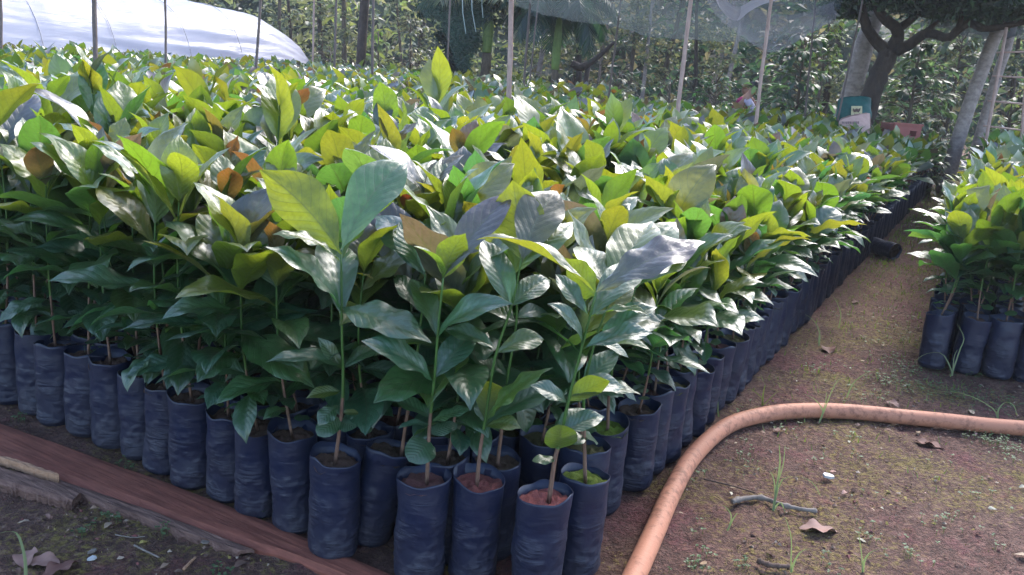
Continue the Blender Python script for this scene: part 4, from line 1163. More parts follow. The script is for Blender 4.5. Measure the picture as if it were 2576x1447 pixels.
# ------------------------------------------------------------------ grow tunnel
def tunnel():
    root = empty('grow_tunnel', (-6.9, 15.2, 0)); tag(root, 'long low tunnel covered in white plastic film at the upper left', 'tunnel')
    A = Vector((-10.2, 9.6, 0)); Bp = Vector((-4.75, 19.1, 0)); ax = (Bp - A).normalized(); sd = Vector((ax.y, -ax.x, 0))
    L = (Bp - A).length; HW = 1.35; HT = 1.84
    nu, nv = 220, 90
    V = []; F = []
    for i in range(nu + 1):
        u = i / nu; s = u * L
        e = max(0, (s - (L - 3.4)) / 3.4)
        hh = HT * (1 - 0.0 * e) if e == 0 else HT * math.sqrt(max(0.0, 1 - e ** 2.4))
        ww = HW * (1 if e == 0 else math.sqrt(max(0.0, 1 - e ** 2.2)))
        sag = 0.035 * math.sin(PI * ((s / 1.5) % 1.0))
        for j in range(nv + 1):
            a = PI * j / nv
            cx_ = math.cos(a); sz = math.sin(a)
            x = ww * (abs(cx_) ** .75) * (1 if cx_ > 0 else -1); z = hh * sz ** .8
            low = max(0, 1 - z / 1.35)
            f = 0.22 * (low + .10) * noise.noise((s * .55, z * 6.0 + s * .45, 1)) + 0.11 * noise.noise((s * .9, z * 14 + s * 1.1, 6)) * (0.15 + low)
            f += 0.03 * e * math.sin(a * 46 + 3 * noise.noise((s, a * 3, 2))) * (1 - e * .3)
            x += (f - sag * sz) * (1 if cx_ > 0 else -1) * .8; z -= sag * sz
            p = A + ax * s + sd * x - root.location
            V.append((p.x, p.y, max(z, 0) + (0.02 * noise.noise((s * 3, j, 1)) if z > .1 else 0)))
    k = nv + 1
    for i in range(nu):
        for j in range(nv): F.append((i * k + j, i * k + j + 1, (i + 1) * k + j + 1, (i + 1) * k + j))
    obj('plastic_sheet', mesh('plastic_sheet', V, np.array(F), film_material()), root)
    mh = simple('hoop_cane', (.42, .38, .40), .6)
    n = 7
    for q in range(n):
        s = .4 + q * 1.27
        P = [A + ax * (s + .1 * math.sin(q * 3)) + sd * (HW - .02) * (abs(math.cos(PI * t / 22)) ** .75) * (1 if math.cos(PI * t / 22) > 0 else -1) + Vector((0, 0, (HT - .045) * math.sin(PI * t / 22) ** .8)) - root.location for t in range(23)]
        # the canes run just outside the film
        P = [p + (p - (A + ax * s - root.location)).normalized() * .03 for p in P]
        obj('hoop', mesh('hoop', *tube(P, .006, 6), mh), root)
tunnel()

# ------------------------------------------------------------------ woodland
def leaf_cloud(C, size, col, r, up=0.5, var=.35, nrm=None):
    """C (n,3) leaf places -> small folded leaves"""
    n = len(C)
    th = r.uniform(0, 2 * PI, n); el = r.normal(-.15, .5, n)
    d = np.stack([np.cos(th) * np.cos(el), np.sin(th) * np.cos(el), np.sin(el)], 1)
    nn = r.normal(0, .55, (n, 3)); nn[:, 2] += up + .4
    x = np.cross(d, nn); x /= np.linalg.norm(x, axis=1)[:, None] + 1e-9
    z = np.cross(x, d)
    s = (size * r.uniform(.6, 1.35, n))[:, None]
    w = s * r.uniform(.30, .5, n)[:, None] * .62
    p0 = C; p2 = C + d * s - z * s * .12; m = C + d * s * .5
    l = m + x * w + z * s * .10; rr = m - x * w + z * s * .10
    V = np.stack([p0, l, p2, rr], 1).reshape(-1, 3)
    i = np.arange(n)[:, None] * 4
    F = np.concatenate([i + np.array([[0, 1, 2]]), i + np.array([[0, 2, 3]])], 1).reshape(-1, 3)
    k = r.uniform(1 - var, 1 + var, n)[:, None]
    cc = np.array(col)
    if cc.ndim == 2: cc = cc[r.integers(0, len(cc), n)]
    c = np.repeat(cc * k, 4, axis=0)
    return V, F, c
def clumped(center, rad, n, r, clumps=18, cr=.33, flat=.7):
    center = np.array(center); rad = np.array(rad)
    d = r.normal(0, 1, (clumps, 3)); d /= np.linalg.norm(d, axis=1)[:, None]
    cc = d * (r.uniform(.35, 1.0, clumps) ** .6)[:, None]
    k = r.integers(0, clumps, n)
    p = cc[k] + r.normal(0, cr * .5, (n, 3)) * np.array([1, 1, flat])
    return center + p * rad
GREY_G = [(0.0667, 0.1058, 0.067), (0.0902, 0.1449, 0.084), (0.0589, 0.098, 0.0755), (0.1137, 0.1528, 0.0925)]
OLIVE = [(0.1176, 0.1362, 0.0891), (0.153, 0.1636, 0.1059), (0.094, 0.1199, 0.0891), (0.1884, 0.1854, 0.1313), (0.0645, 0.087, 0.0806)]
DEEP = [(0.0344, 0.0642, 0.0511), (0.0468, 0.0865, 0.0592), (0.0393, 0.0741, 0.0646), (0.0555, 0.1052, 0.0633)]
LIME = [(0.1643, 0.2028, 0.0769), (0.208, 0.2332, 0.0925), (0.1206, 0.1624, 0.0769)]  # yellow-green leaf; in the undergrowth it stands in for sunlight
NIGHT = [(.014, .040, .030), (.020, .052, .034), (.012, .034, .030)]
BRNG = [(.095, .085, .070), (.060, .072, .055), (.13, .115, .095), (.040, .050, .042), (.05, .045, .04)]

def tree(name, label, trunks, crowns, leaf, cat='tree', bark=None, group=None, stuffy=False):
    """trunks: [(points, radii)], crowns: [(centre, radii, n, colours, clumps)]"""
    base = Vector(trunks[0][0][0]); base.z = 0
    root = empty(name, base); tag(root, label, cat, group)
    tv = []
    for pts, rad in trunks:
        n = 18; P = [p - base for p in smooth_path(pts, n)]
        P = [p + Vector((.02 * noise.noise((i * .6, p.x, 1)), .02 * noise.noise((i * .6, p.y, 5)), 0)) * rad[0] * 8 for i, p in enumerate(P)]
        tv.append(tube(P, lerp_list(rad, n), 10))
    obj('trunk', mesh('trunk', *join(tv), bark or M_BARKM), root)
    r = np.random.default_rng(abs(hash(label)) % 1 + len(label) * 7 + int(abs(base.x) * 100))
    if crowns:
        Vs, Fs, Cs = [], [], []; off = 0
        for (c, rad, n, colr, cl) in crowns:
            C = clumped(Vector(c) - base, rad, n, r, cl)
            C = C[C[:, 2] > .02]
            V, F, col = leaf_cloud(C, leaf, colr, r)
            Vs.append(V); Fs.append(F + off); Cs.append(col); off += len(V)
        obj('crown', mesh('crown', np.concatenate(Vs), np.concatenate(Fs), M_BACK, smooth=False, col=np.concatenate(Cs)), root)
    return root
def gnd(x, d, y=None):
    """ground point straight below image column x (at horizon height), d metres ahead"""
    p = at(x, 145 + (x - 1288) * .08, d); return Vector((p.x, p.y, 0))
def hz(x, d, z):
    g = gnd(x, d); g.z = z; return g

# undergrowth wall that closes the view, with bare stems in it
def undergrowth():
    r = np.random.default_rng(5)
    Vs, Fs, Cs = [], [], []; off = 0
    def add(C, size, col, **k):
        nonlocal off
        V, F, c = leaf_cloud(C, size, col, r, **k); Vs.append(V); Fs.append(F + off); Cs.append(c); off += len(V)
    segs = [(-1200, 400, 24, OLIVE), (400, 800, 23, OLIVE), (780, 1080, 22, OLIVE + LIME), (1080, 1300, 22, LIME + OLIVE), (1280, 1600, 21, BRNG + NIGHT + BRNG), (1560, 1850, 19.5, BRNG + NIGHT + DEEP),  # left of centre, sunlit foliage is put into paler leaf colours
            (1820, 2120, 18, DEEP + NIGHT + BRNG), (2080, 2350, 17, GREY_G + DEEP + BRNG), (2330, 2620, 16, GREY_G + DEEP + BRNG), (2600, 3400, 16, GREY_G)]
    for (x0, x1, d0, colr) in segs:
        wid = abs((x1 - x0) / FPX * d0); n = int(wid * 520)
        cl = int(wid * 11)
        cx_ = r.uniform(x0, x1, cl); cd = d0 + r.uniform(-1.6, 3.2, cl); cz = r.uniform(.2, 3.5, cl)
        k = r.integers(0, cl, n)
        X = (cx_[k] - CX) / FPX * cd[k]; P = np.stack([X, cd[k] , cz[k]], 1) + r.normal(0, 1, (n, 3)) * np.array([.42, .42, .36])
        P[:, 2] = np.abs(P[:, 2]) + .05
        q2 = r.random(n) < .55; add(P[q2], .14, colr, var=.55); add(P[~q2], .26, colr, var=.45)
        # low growth on the ground in front
        n2 = int(wid * 220); X = r.uniform(x0, x1, n2); D = d0 - r.uniform(.6, 3.6, n2)
        P = np.stack([(X - CX) / FPX * D, D, np.abs(r.normal(0, .28, n2)) + .05], 1); add(P, .13, OLIVE + DEEP, var=.4)
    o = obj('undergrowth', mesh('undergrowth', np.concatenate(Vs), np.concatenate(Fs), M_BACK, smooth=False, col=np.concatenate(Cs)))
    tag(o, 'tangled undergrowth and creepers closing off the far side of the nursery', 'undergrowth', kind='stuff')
    # deep wood behind
    V = []; F = []
    nx, nz = 120, 22
    for i in range(nx + 1):
        an = -1.25 + 2.5 * i / nx
        for j in range(nz + 1):
            z = j / nz * (4.6 + 1.0 * math.sin(an)); R = 29 + 2.2 * noise.noise((an * 9, z * .6, 2)) + .9 * noise.noise((an * 30, z * 1.8, 7)) + (z / 5) ** 3 * 2
            V.append((R * math.sin(an), R * math.cos(an), z * (1 + .15 * noise.noise((an * 12, 0, 3))) - .1))
    k = nz + 1
    for i in range(nx):
        for j in range(nz): F.append((i * k + j, (i + 1) * k + j, (i + 1) * k + j + 1, i * k + j + 1))
    T = NT('deep_wood'); tc = T.n('TexCoord').outputs['Object']; a = T.noise(2.2, 8, .75, vec=tc); b = T.noise(9, 5, .7, vec=tc)
    c = T.ramp(T.math('ADD', T.math('MULTIPLY', a.outputs[0], .6), T.math('MULTIPLY', b.outputs[0], .4)), [(.38, (.012, .018, .012)), (.52, (.04, .06, .03)), (.66, (.12, .15, .06))])
    p = T.n('BsdfPrincipled'); T.l(c, p.inputs[0]); p.inputs['Roughness'].default_value = .8; T.l(T.bump(b.outputs[0], 1, .3), p.inputs['Normal']); T.l(p.outputs[0], T.out.inputs[0])
    o = obj('distant_wood', mesh('distant_wood', V, np.array(F), T.m)); tag(o, 'dark mass of trees standing behind the undergrowth', 'wood', kind='stuff')
undergrowth()

# net-draped tree in the middle
b = gnd(1150, 16.5)
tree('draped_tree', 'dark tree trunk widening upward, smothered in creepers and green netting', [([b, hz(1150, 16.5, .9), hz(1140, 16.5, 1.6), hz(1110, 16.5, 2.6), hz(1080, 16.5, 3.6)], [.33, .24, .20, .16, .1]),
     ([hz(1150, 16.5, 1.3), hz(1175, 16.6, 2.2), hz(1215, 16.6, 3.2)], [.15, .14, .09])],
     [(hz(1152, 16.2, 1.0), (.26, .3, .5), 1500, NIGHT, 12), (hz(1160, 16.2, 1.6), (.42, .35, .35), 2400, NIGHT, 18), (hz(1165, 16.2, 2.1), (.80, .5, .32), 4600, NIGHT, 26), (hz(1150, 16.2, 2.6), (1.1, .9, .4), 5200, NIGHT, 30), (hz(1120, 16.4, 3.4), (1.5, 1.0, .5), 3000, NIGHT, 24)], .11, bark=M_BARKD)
b = gnd(1010, 15.5)
tree('branching_tree', 'crooked bare limb reaching in at the top left of the netted tree', [([gnd(905, 17), hz(915, 17, 2.2), hz(930, 16.8, 3.4), hz(1000, 16.3, 3.3), hz(1030, 16, 2.35)], [.10, .09, .08, .07, .05])], [(hz(960, 16.5, 3.9), (1.3, .9, .6), 2600, GREY_G + OLIVE, 22)], .10, bark=M_BARKD)
# areca palm with green crownshaft
def palm(label, x, d, zc, zt, wid, fr, frond_len, colr, droop=.9, ringed=True):
    base = gnd(x, d); root = empty('palm', base); tag(root, label, 'palm')
    P = [Vector((0.01 * math.sin(i), 0, zc * i / 16)) for i in range(17)]
    obj('trunk', mesh('trunk', *tube(P, [wid * (1.18 if (ringed and i % 2) else 1.0) for i in range(17)], 12), M_BARKM), root)
    P = [Vector((0.0, 0, zc + (zt - zc) * i / 10)) for i in range(11)]
    obj('crownshaft', mesh('crownshaft', *tube(P, lerp_list([wid * 1.15, wid * 1.25, wid * 1.1, wid * .6], 11), 12), M_PALMG), root)
    r = random.Random(int(x))
    for k in range(fr):
        az = 2 * PI * k / fr + r.uniform(-.2, .2); up = r.uniform(.2, 1.1); V = []; F = []; cc = []
        n = 16; pts = []
        q = Vector((0, 0, zt)); a = up
        for i in range(n):
            pts.append(q.copy()); q = q + Vector((math.cos(az) * math.cos(a), math.sin(az) * math.cos(a), math.sin(a))) * frond_len / n; a -= droop * 2.1 / n
        tv, tf = tube(pts, lerp_list([.014, .004], n), 5)
        V += tv; F += tf; cc += [colr[0]] * len(tv)
        side = Vector((-math.sin(az), math.cos(az), 0))
        for i in range(2, n):
            for s in (-1, 1):
                for h in (0, .5):
                    p = pts[i].lerp(pts[max(i - 1, 0)], h); t = (pts[i] - pts[i - 1]).normalized(); ln = frond_len * .34 * math.sin(PI * (i / n) * .85 + .3)
                    dd = (side * s * .8 + t * .55 - Vector((0, 0, .35 + r.uniform(0, .3)))).normalized() * ln; w = t * .018
                    o = len(V); V += [tuple(p - w), tuple(p + w), tuple(p + dd * .6 + w), tuple(p + dd - Vector((0, 0, ln * .15))), tuple(p + dd * .6 - w)]
                    F.append((o, o + 1, o + 2, o + 3, o + 4)); c = colr[r.randrange(len(colr))]; cc += [c] * 5
        obj('frond', mesh('frond', V, F, M_BACK, smooth=False, col=np.array(cc)), root)
palm('areca palm with smooth green upper stem and ringed brown foot behind the thick pole', 1224, 16.0, 1.35, 2.15, .085, 9, 1.6, OLIVE)
palm('small dark-green palm with drooping fronds in front of the thicket', 1398, 15.0, 1.15, 2.15, .062, 17, 1.35, NIGHT, 1.1, False)
# stems in the thicket
rS = random.Random(44)
specs = [(700, 21), (740, 20.5), (812, 20), (870, 19.8), (1020, 20), (1045, 21), (1440, 18.5), (1470, 18), (1505, 19), (1590, 17.5), (1625, 17), (1660, 18), (1765, 16.5), (1790, 17), (1825, 16), (2080, 15.5), (2380, 15), (2560, 14.5), (1350, 18.5)]
words = {700: 'thin stem behind the end of the tunnel', 740: 'slanting stem beside the tunnel end', 812: 'grey stem between the tunnel and pale foliage', 870: 'slim stem in front of pale creepers', 1020: 'stem just left of the net-draped tree',
         1045: 'mossy stem touching the netted tree', 1440: 'bare brown stem right of the small palm', 1470: 'leaning stem under the palm fronds', 1505: 'forked grey stem behind the thin leaning pole', 1590: 'dark trunk in the shaded thicket, left of the pair',
         1625: 'dark trunk in the shaded thicket, middle', 1660: 'pale thin stem in shaded thicket', 1765: 'slanting stem between the two pale poles', 1790: 'brown stem behind the dark green bush', 1825: 'leaning stem behind the pink-clad worker',
         2080: 'thin stem between coffee shrub and pale trunk', 2380: 'slender stem right of the dark branching tree', 2560: 'thin stem seen through the ladder', 1350: 'twiggy stem left of the palm'}
for (x, d) in specs:
    w = rS.uniform(.035, .09); ln = rS.uniform(-45, 45); b = gnd(x, d)
    pts = [b, hz(x + ln * .3, d, 1.2), hz(x + ln * .8, d, 2.6), hz(x + ln, d, 3.8)]
    tr2 = [(pts, [w, w * .8, w * .6, w * .4]), ([hz(x + ln * .8, d, 2.4), hz(x + ln * .8 + rS.uniform(-70, 70), d, 3.8)], [w * .5, w * .2])]
    tree('slender_tree', words[x], tr2, [(hz(x + ln, d - .2, 3.5), (.8, .7, .5), 450, GREY_G + OLIVE, 16), (hz(x, d - .1, rS.uniform(1.2, 2.4)), (.35, .3, .6), 260, OLIVE, 8)], .11, bark=rS.choice([M_BARKM, M_BARKL, M_BARKD]), group='slender stems in the thicket')
# fallen curved log
P = smooth_path([hz(1438, 17, 1.28), hz(1465, 17, 1.22), hz(1500, 17, 1.42), hz(1540, 17, 1.75)], 12)
b = P[0].copy(); V, F = tube([p - b for p in P], lerp_list([.07, .08, .05, .03], 12), 8)
V2, F2 = tube([hz(1470, 17, 0) - b, hz(1480, 17, 1.25) - b], [.06, .05], 8)
tag(obj('bent_branch', mesh('bent_branch', *join([(V, F), (V2, F2)]), M_BARKD), None, b), 'dark hooked branch in the thicket right of the small palm', 'branch')

# leafy shrubs with big drooping leaves
def coffee_shrub(label, x, d, z0, z1, halfw, n, colr, leaf=.17, seed=0, name='coffee_shrub', cat='shrub'):
    b = gnd(x, d); root = empty(name, b); tag(root, label, cat)
    r = random.Random(seed); tv = []
    Vs, Fs, Cs = [], [], []; off = 0
    tv.append(tube([(0, 0, 0), (.03, 0, z1 * .5), (0, 0.02, z1 * .95)], [.03, .025, .01], 8))
    k = 0
    while k < n:
        z = r.uniform(z0, z1); az = r.uniform(0, 2 * PI); f = math.sin(PI * min(1, max(.12, (z1 - z) / (z1 - z0) * .75 + .15)))
        rr = halfw * f * r.uniform(.35, 1.05); e = Vector((math.cos(az) * rr, math.sin(az) * rr, z - rr * .25))
        tv.append(tube([(0, 0, z - .15), tuple(e * .6 + Vector((0, 0, z * .4 + .02))), tuple(e)], [.009, .006, .003], 4, cap=False))
        for q in range(7):
            if k >= n: break
            k += 1
            t = r.uniform(.4, 1.05); p = Vector((e.x * t, e.y * t, z - .15 + (e.z - z + .15) * t)); a2 = az + r.uniform(-1.3, 1.3); el = r.uniform(-1.0, .15)
            dd = Vector((math.cos(a2) * math.cos(el), math.sin(a2) * math.cos(el), math.sin(el)))
            M = np.array(leaf_matrix(p, dd, (r.uniform(-.3, .3), r.uniform(-.3, .3), 1), leaf * r.uniform(.6, 1.2), .9))
            V, F, UV = LEAF_FAR[r.randrange(14)]
            Vs.append(V @ M[:3, :3].T + M[:3, 3]); Fs.append(F + off); off += len(V); kk = r.uniform(.7, 1.3); c = colr[r.randrange(len(colr))]
            Cs.append(np.tile(np.array(c) * kk, (len(V), 1)))
    obj('stem', mesh('stem', *join(tv), M_BARKM), root)
    obj('foliage', mesh('foliage', np.concatenate(Vs), np.concatenate(Fs), M_BACK, smooth=True, col=np.concatenate(Cs)), root)
coffee_shrub('tall dark-leaved coffee shrub under the sagging net', 2010, 12.8, .3, 2.1, .72, 620, DEEP + [(.05, .11, .05)], .19, 1)
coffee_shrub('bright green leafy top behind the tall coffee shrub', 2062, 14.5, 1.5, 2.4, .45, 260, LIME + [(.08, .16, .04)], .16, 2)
coffee_shrub('low bushy dark green shrub left of the pink-clad worker', 1805, 14.2, .2, 1.35, .62, 700, [(.035, .095, .05), (.05, .12, .055), (.03, .08, .045)], .11, 3)
coffee_shrub('coffee shrub with drooping glossy leaves behind the red crate', 2295, 11.6, .2, 2.0, .70, 520, DEEP + GREY_G, .19, 4)
coffee_shrub('coffee shrub with olive leaves right of the branching tree', 2395, 13.0, .6, 2.3, .6, 380, OLIVE + GREY_G, .17, 5)
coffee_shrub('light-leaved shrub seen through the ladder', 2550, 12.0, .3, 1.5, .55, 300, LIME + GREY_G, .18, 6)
coffee_shrub('heart-leaved plant with pale big leaves near the dark pole', 950, 17.5, .3, 1.7, .5, 90, [(.14, .20, .07), (.11, .17, .06)], .30, 7, 'broad_leaved_plant', 'plant')
coffee_shrub('compound-leaved weedy shrub right of the small palm', 1560, 14.8, .2, 1.3, .8, 500, OLIVE + DEEP, .13, 8)
coffee_shrub('short bush in the shaded corner left of the tall coffee shrub', 1690, 14.5, .2, 1.2, .5, 260, GREY_G, .12, 9)
coffee_shrub('ragged shrub behind the teal sack', 2215, 13.5, .2, 1.3, .5, 300, GREY_G + OLIVE, .15, 10)
coffee_shrub('pale shrub left of the net-draped tree', 1030, 17.5, .2, 2.0, .6, 420, OLIVE, .13, 11)
coffee_shrub('bushy shrub beside the tunnel end', 830, 18.0, .1, 1.3, .8, 520, OLIVE + [(.10, .16, .07)], .13, 12)
coffee_shrub('low potted bush beyond the end of the edge row', 2385, 10.6, .15, .8, .35, 150, GREY_G, .12, 13)

# big trunks at right
def trunk_thing(name, label, pts, rad, m, cat='tree', crowns=None, leaf=.1):
    return tree(name, label, [(pts, rad)], crowns or [], leaf, cat=cat, bark=m)
tree('pale_tree', 'thick pale ringed trunk leaning behind the teal sack', [([gnd(2130, 12.2), hz(2142, 12.2, 1.0), hz(2160, 12.2, 2.0), hz(2185, 12.2, 3.2), hz(2200, 12.2, 4.6)], [.17, .14, .13, .125, .10])],
     [(hz(2200, 12.2, 4.9), (1.6, 1.4, .7), 2500, DEEP + GREY_G, 24)], .12, bark=M_BARKL)
tree('leaning_tree', 'grey-brown leaning trunk in front of the coffee shrub at far right', [([gnd(2425, 11.0), hz(2440, 11, 1.0), hz(2470, 11, 2.0), hz(2500, 11, 3.0), hz(2520, 11, 4.4)], [.105, .085, .08, .075, .06])],
     [(hz(2520, 11, 4.6), (1.6, 1.3, .6), 2200, DEEP, 24)], .12, bark=M_BARKL)
tree('post_tree', 'reddish-brown straight trunk behind the ladder', [([gnd(2478, 11.6), hz(2492, 11.6, 1.2), hz(2512, 11.6, 2.4), hz(2530, 11.6, 4.0)], [.075, .065, .06, .05])],
     [(hz(2560, 11.6, 4.5), (1.3, 1.2, .6), 1800, DEEP, 20)], .12, bark=M_BARKL)
A_ = lambda x, y, d: at(x, y, d)
tb = gnd(2178, 11.2)
tree('branching_dark_tree', 'dark tree forking into crooked limbs above the teal sack', [
    ([tb, A_(2190, 245, 11.2), A_(2215, 180, 11.2), A_(2238, 128, 11.2)], [.16, .125, .12, .12]),
    ([A_(2236, 132, 11.2), A_(2205, 105, 11.2), A_(2178, 65, 11.1), A_(2168, 20, 11), A_(2150, -40, 11)], [.09, .075, .065, .055, .04]),
    ([A_(2242, 128, 11.2), A_(2258, 95, 11.1), A_(2252, 70, 11), A_(2215, 35, 10.9), A_(2190, -20, 10.8)], [.10, .08, .07, .06, .04]),
    ([A_(2256, 75, 11.1), A_(2285, 55, 11), A_(2320, 20, 10.8), A_(2340, -30, 10.6)], [.06, .05, .04, .03]),
    ([A_(2245, 130, 11.2), A_(2285, 115, 11.0), A_(2320, 88, 10.8), A_(2345, 85, 10.6), A_(2385, 96, 10.5), A_(2410, 75, 10.4), A_(2440, 58, 10.3), A_(2475, 72, 10.2), A_(2530, 66, 10.1), A_(2640, 40, 10)], [.085, .07, .06, .055, .052, .052, .048, .045, .04, .03]),
    ([A_(2322, 86, 10.8), A_(2350, 62, 10.8), A_(2375, 40, 10.8)], [.04, .03, .015]), ([A_(2410, 73, 10.4), A_(2418, 45, 10.3), A_(2425, 10, 10.3)], [.035, .03, .02])],
    [(A_(2200, -70, 10.8), (1.0, 1.3, .42), 3000, DEEP, 30), (A_(2380, -55, 10.2), (1.1, 1.5, .40), 3400, DEEP, 34), (A_(2560, -50, 9.8), (.9, 1.4, .42), 3000, DEEP, 28), (A_(2330, 5, 10.6), (.9, .6, .16), 800, DEEP, 30), (A_(2500, 5, 10.2), (.6, .5, .18), 700, DEEP, 24), (A_(2130, 20, 11.2), (.35, .5, .25), 1100, DEEP, 14)], .10, bark=M_BARKD)

# ------------------------------------------------------------------ ladder
def ladder():
    root = empty('bamboo_ladder', gnd(2490, 9.6)); tag(root, 'bamboo ladder standing upright at the right edge of the picture', 'ladder')
    inv = root.location
    d = 9.6
    rails = [((2528, 92), (2482, 345), 8), ((2592, 60), (2570, 345), 8)]
    P = []
    for (t, b_, w) in rails:
        B = at(b_[0], b_[1], d); T_ = at(t[0], t[1], d); dr = (T_ - B).normalized(); base = B - dr * (B.z / dr.z); P.append((base, T_ + dr * .1))
        obj('rail', mesh('rail', *tube([(base.lerp(T_ + dr * .1, i / 12)) - inv for i in range(13)], [w / FPX * d / 2 * (1.12 if i % 3 == 1 else 1) for i in range(13)], 9), M_BAMB), root)
    for y1, y2 in ((132, 130), (192, 196), (255, 262), (318, 328)):
        def on(rl, y):
            (t, b_, w) = rails[rl]; f = (y - t[1]) / (b_[1] - t[1]); return at(t[0] + (b_[0] - t[0]) * f, y, d)
        a, b2 = on(0, y1), on(1, y2); dv = (b2 - a).normalized() * .06
        obj('rung', mesh('rung', *tube([a - dv - inv, a.lerp(b2, .5) - inv, b2 + dv - inv], .011, 7), M_BAMB), root)
ladder()

# ------------------------------------------------------------------ sacks, crate, workers
def sack(name, label, px0, px1, ytop, ybot, d, col, m, bulge=.14, seed=0, topskew=0):
    """a filled woven sack, its face between two image columns"""
    root = empty(name, gnd((px0 + px1) / 2, d)); tag(root, label, 'sack')
    inv = root.location
    TL = at(px0 + 3, ytop + 3, d); TR = at(px1, ytop + topskew, d); BL = at(px0 - 4, ybot, d); BR = at(px1 - 3, ybot, d)
    V = []; F = []; nu, nv = 22, 18
    for s in (0, 1):
        for j in range(nv + 1):
            v = j / nv
            for i in range(nu + 1):
                u = i / nu
                p = (TL.lerp(TR, u)).lerp(BL.lerp(BR, u), v)
                b_ = bulge * (max(0, math.sin(PI * u)) ** .5) * (math.sin(PI * (0.06 + .9 * v)) ** .6)
                off = (-1 if s == 0 else 1) * (b_ + .012 * noise.noise((u * 4 + seed, v * 5, s)) * (math.sin(PI * u) > .1))
                p = p + Vector((0, 1, 0)) * off + RIGHT * .02 * noise.noise((v * 3 + seed, s, 7)) * (1 if u > .5 else -1) + Vector((0, 0, 1)) * ((1 - v) * .035 * (math.sin(PI * u) ** .5 - .3) + .012 * noise.noise((u * 5, v * 2, seed)))
                V.append(tuple(p - inv))
    k = nu + 1; h = k * (nv + 1)
    for s in (0, 1):
        for j in range(nv):
            for i in range(nu):
                a = s * h + j * k + i; q = (a, a + k, a + k + 1, a + 1)
                F.append(q if s == 0 else q[::-1])
    obj('woven_bag', mesh('woven_bag', V, F, m), root)
    return root, inv
M_TEAL = simple('teal_woven_plastic', (.010, .095, .088), .55, .35, 8, .5, .6, .02)
M_PINK = simple('pink_woven_plastic', (.52, .33, .29), .6, .3, 8, .3, .6, .02)
root, inv = sack('teal_sack', 'teal woven sack with a square printed emblem, standing on the pink sack', 2106, 2192, 246, 330, 9.9, None, M_TEAL, .13, 1)
M_CREAM = simple('cream_print', (.55, .47, .28), .6); M_INK = simple('dark_print', (.09, .05, .04), .6)
def flat_px(name, pxs, d, m, root, inv, lift=0):
    P = [at(x, y, d - lift) - inv for x, y in pxs]; B = [p + Vector((0, .004, 0)) for p in P]; n = len(P)
    F = [tuple(range(n))[::-1], tuple(range(n, 2 * n))] + [(i, (i + 1) % n, n + (i + 1) % n, n + i) for i in range(n)]
    return obj(name, mesh(name, P + B, F, m, smooth=False), root)
dd = 9.72
flat_px('printed_square', [(2142, 267), (2169, 267), (2169, 294), (2141, 293)], dd, M_CREAM, root, inv)
flat_px('emblem', [(2146, 272), (2150, 276), (2155, 273), (2160, 275), (2165, 271), (2164, 278), (2160, 283), (2155, 281), (2149, 283), (2146, 278)], dd, M_INK, root, inv, .012)
flat_px('emblem', [(2149, 285), (2153, 289), (2158, 289), (2163, 284), (2161, 290), (2156, 292), (2151, 290)], dd, M_INK, root, inv, .012)
root, inv = sack('pink_sack', 'pale pink woven sack with faded dark lettering beside the leaning pole', 2108, 2190, 300, 420, 9.6, None, M_PINK, .15, 5, -14)
rr_ = random.Random(4)
x = 2118
while x < 2160:
    w = rr_.uniform(2, 4); flat_px('faded_letter', [(x, 306 + (x - 2118) * -.02), (x + w, 306), (x + w - .5, 312), (x + .3, 312 + rr_.uniform(-.7, .7))], 9.42, simple('faded_ink', (.18, .12, .12), .7), root, inv); x += w + 1.1
def crate():
    d = 9.6; root = empty('red_crate', gnd(2270, d)); tag(root, 'faded red plastic crate with a hand hole, behind the end of the main bed', 'crate')
    inv = root.location; m = simple('faded_red_plastic', (.30, .085, .075), .5, .4, 6, .3, .2)
    A0 = at(2251, 313, d); B0 = at(2319, 322, d); ux = (B0 - A0); w = ux.length; ux.normalize(); up = Vector((0, 0, 1)); ux = (ux - up * ux.dot(up)).normalized(); ny = up.cross(ux)
    def slab(p, x0, x1, z0, z1, y0=0, y1=.015, name='side_panel'):
        V = [p + ux * a + up * c + ny * b for a in (x0, x1) for b in (y0, y1) for c in (z0, z1)]
        F = [(0, 1, 3, 2), (4, 6, 7, 5), (0, 4, 5, 1), (2, 3, 7, 6), (0, 2, 6, 4), (1, 5, 7, 3)]
        return [tuple(v - inv) for v in V], F
    zt = 0; zb = -(A0.z) + .45
    h0, h1 = .60 * w, .84 * w
    parts = [slab(A0, 0, h0, zb, zt), slab(A0, h1, w, zb, zt), slab(A0, h0, h1, -.055, zt), slab(A0, h0, h1, zb, -.115)]
    obj('front_panel', mesh('front_panel', *join(parts), m, smooth=False), root)
    obj('rim', mesh('rim', *join([slab(A0, -.012, w + .012, .001, .022, -.012, .028)]), m, smooth=False), root)
    obj('side_panel', mesh('side_panel', *join([slab(A0, 0, .014, zb, zt, .0155, .38)]), m, smooth=False), root)
    obj('side_panel', mesh('side_panel', *join([slab(A0, w - .014, w, zb, zt, .0155, .38)]), m, smooth=False), root)
    obj('back_panel', mesh('back_panel', *join([slab(A0, 0, w, zb, zt, .3805, .395)]), m, smooth=False), root)
    # it stands on a low heap of dark pots
    obj('base_panel', mesh('base_panel', *join([slab(A0, 0, w, -A0.z, zb - .001, 0.0, .39)]), m, smooth=False), root)
crate()

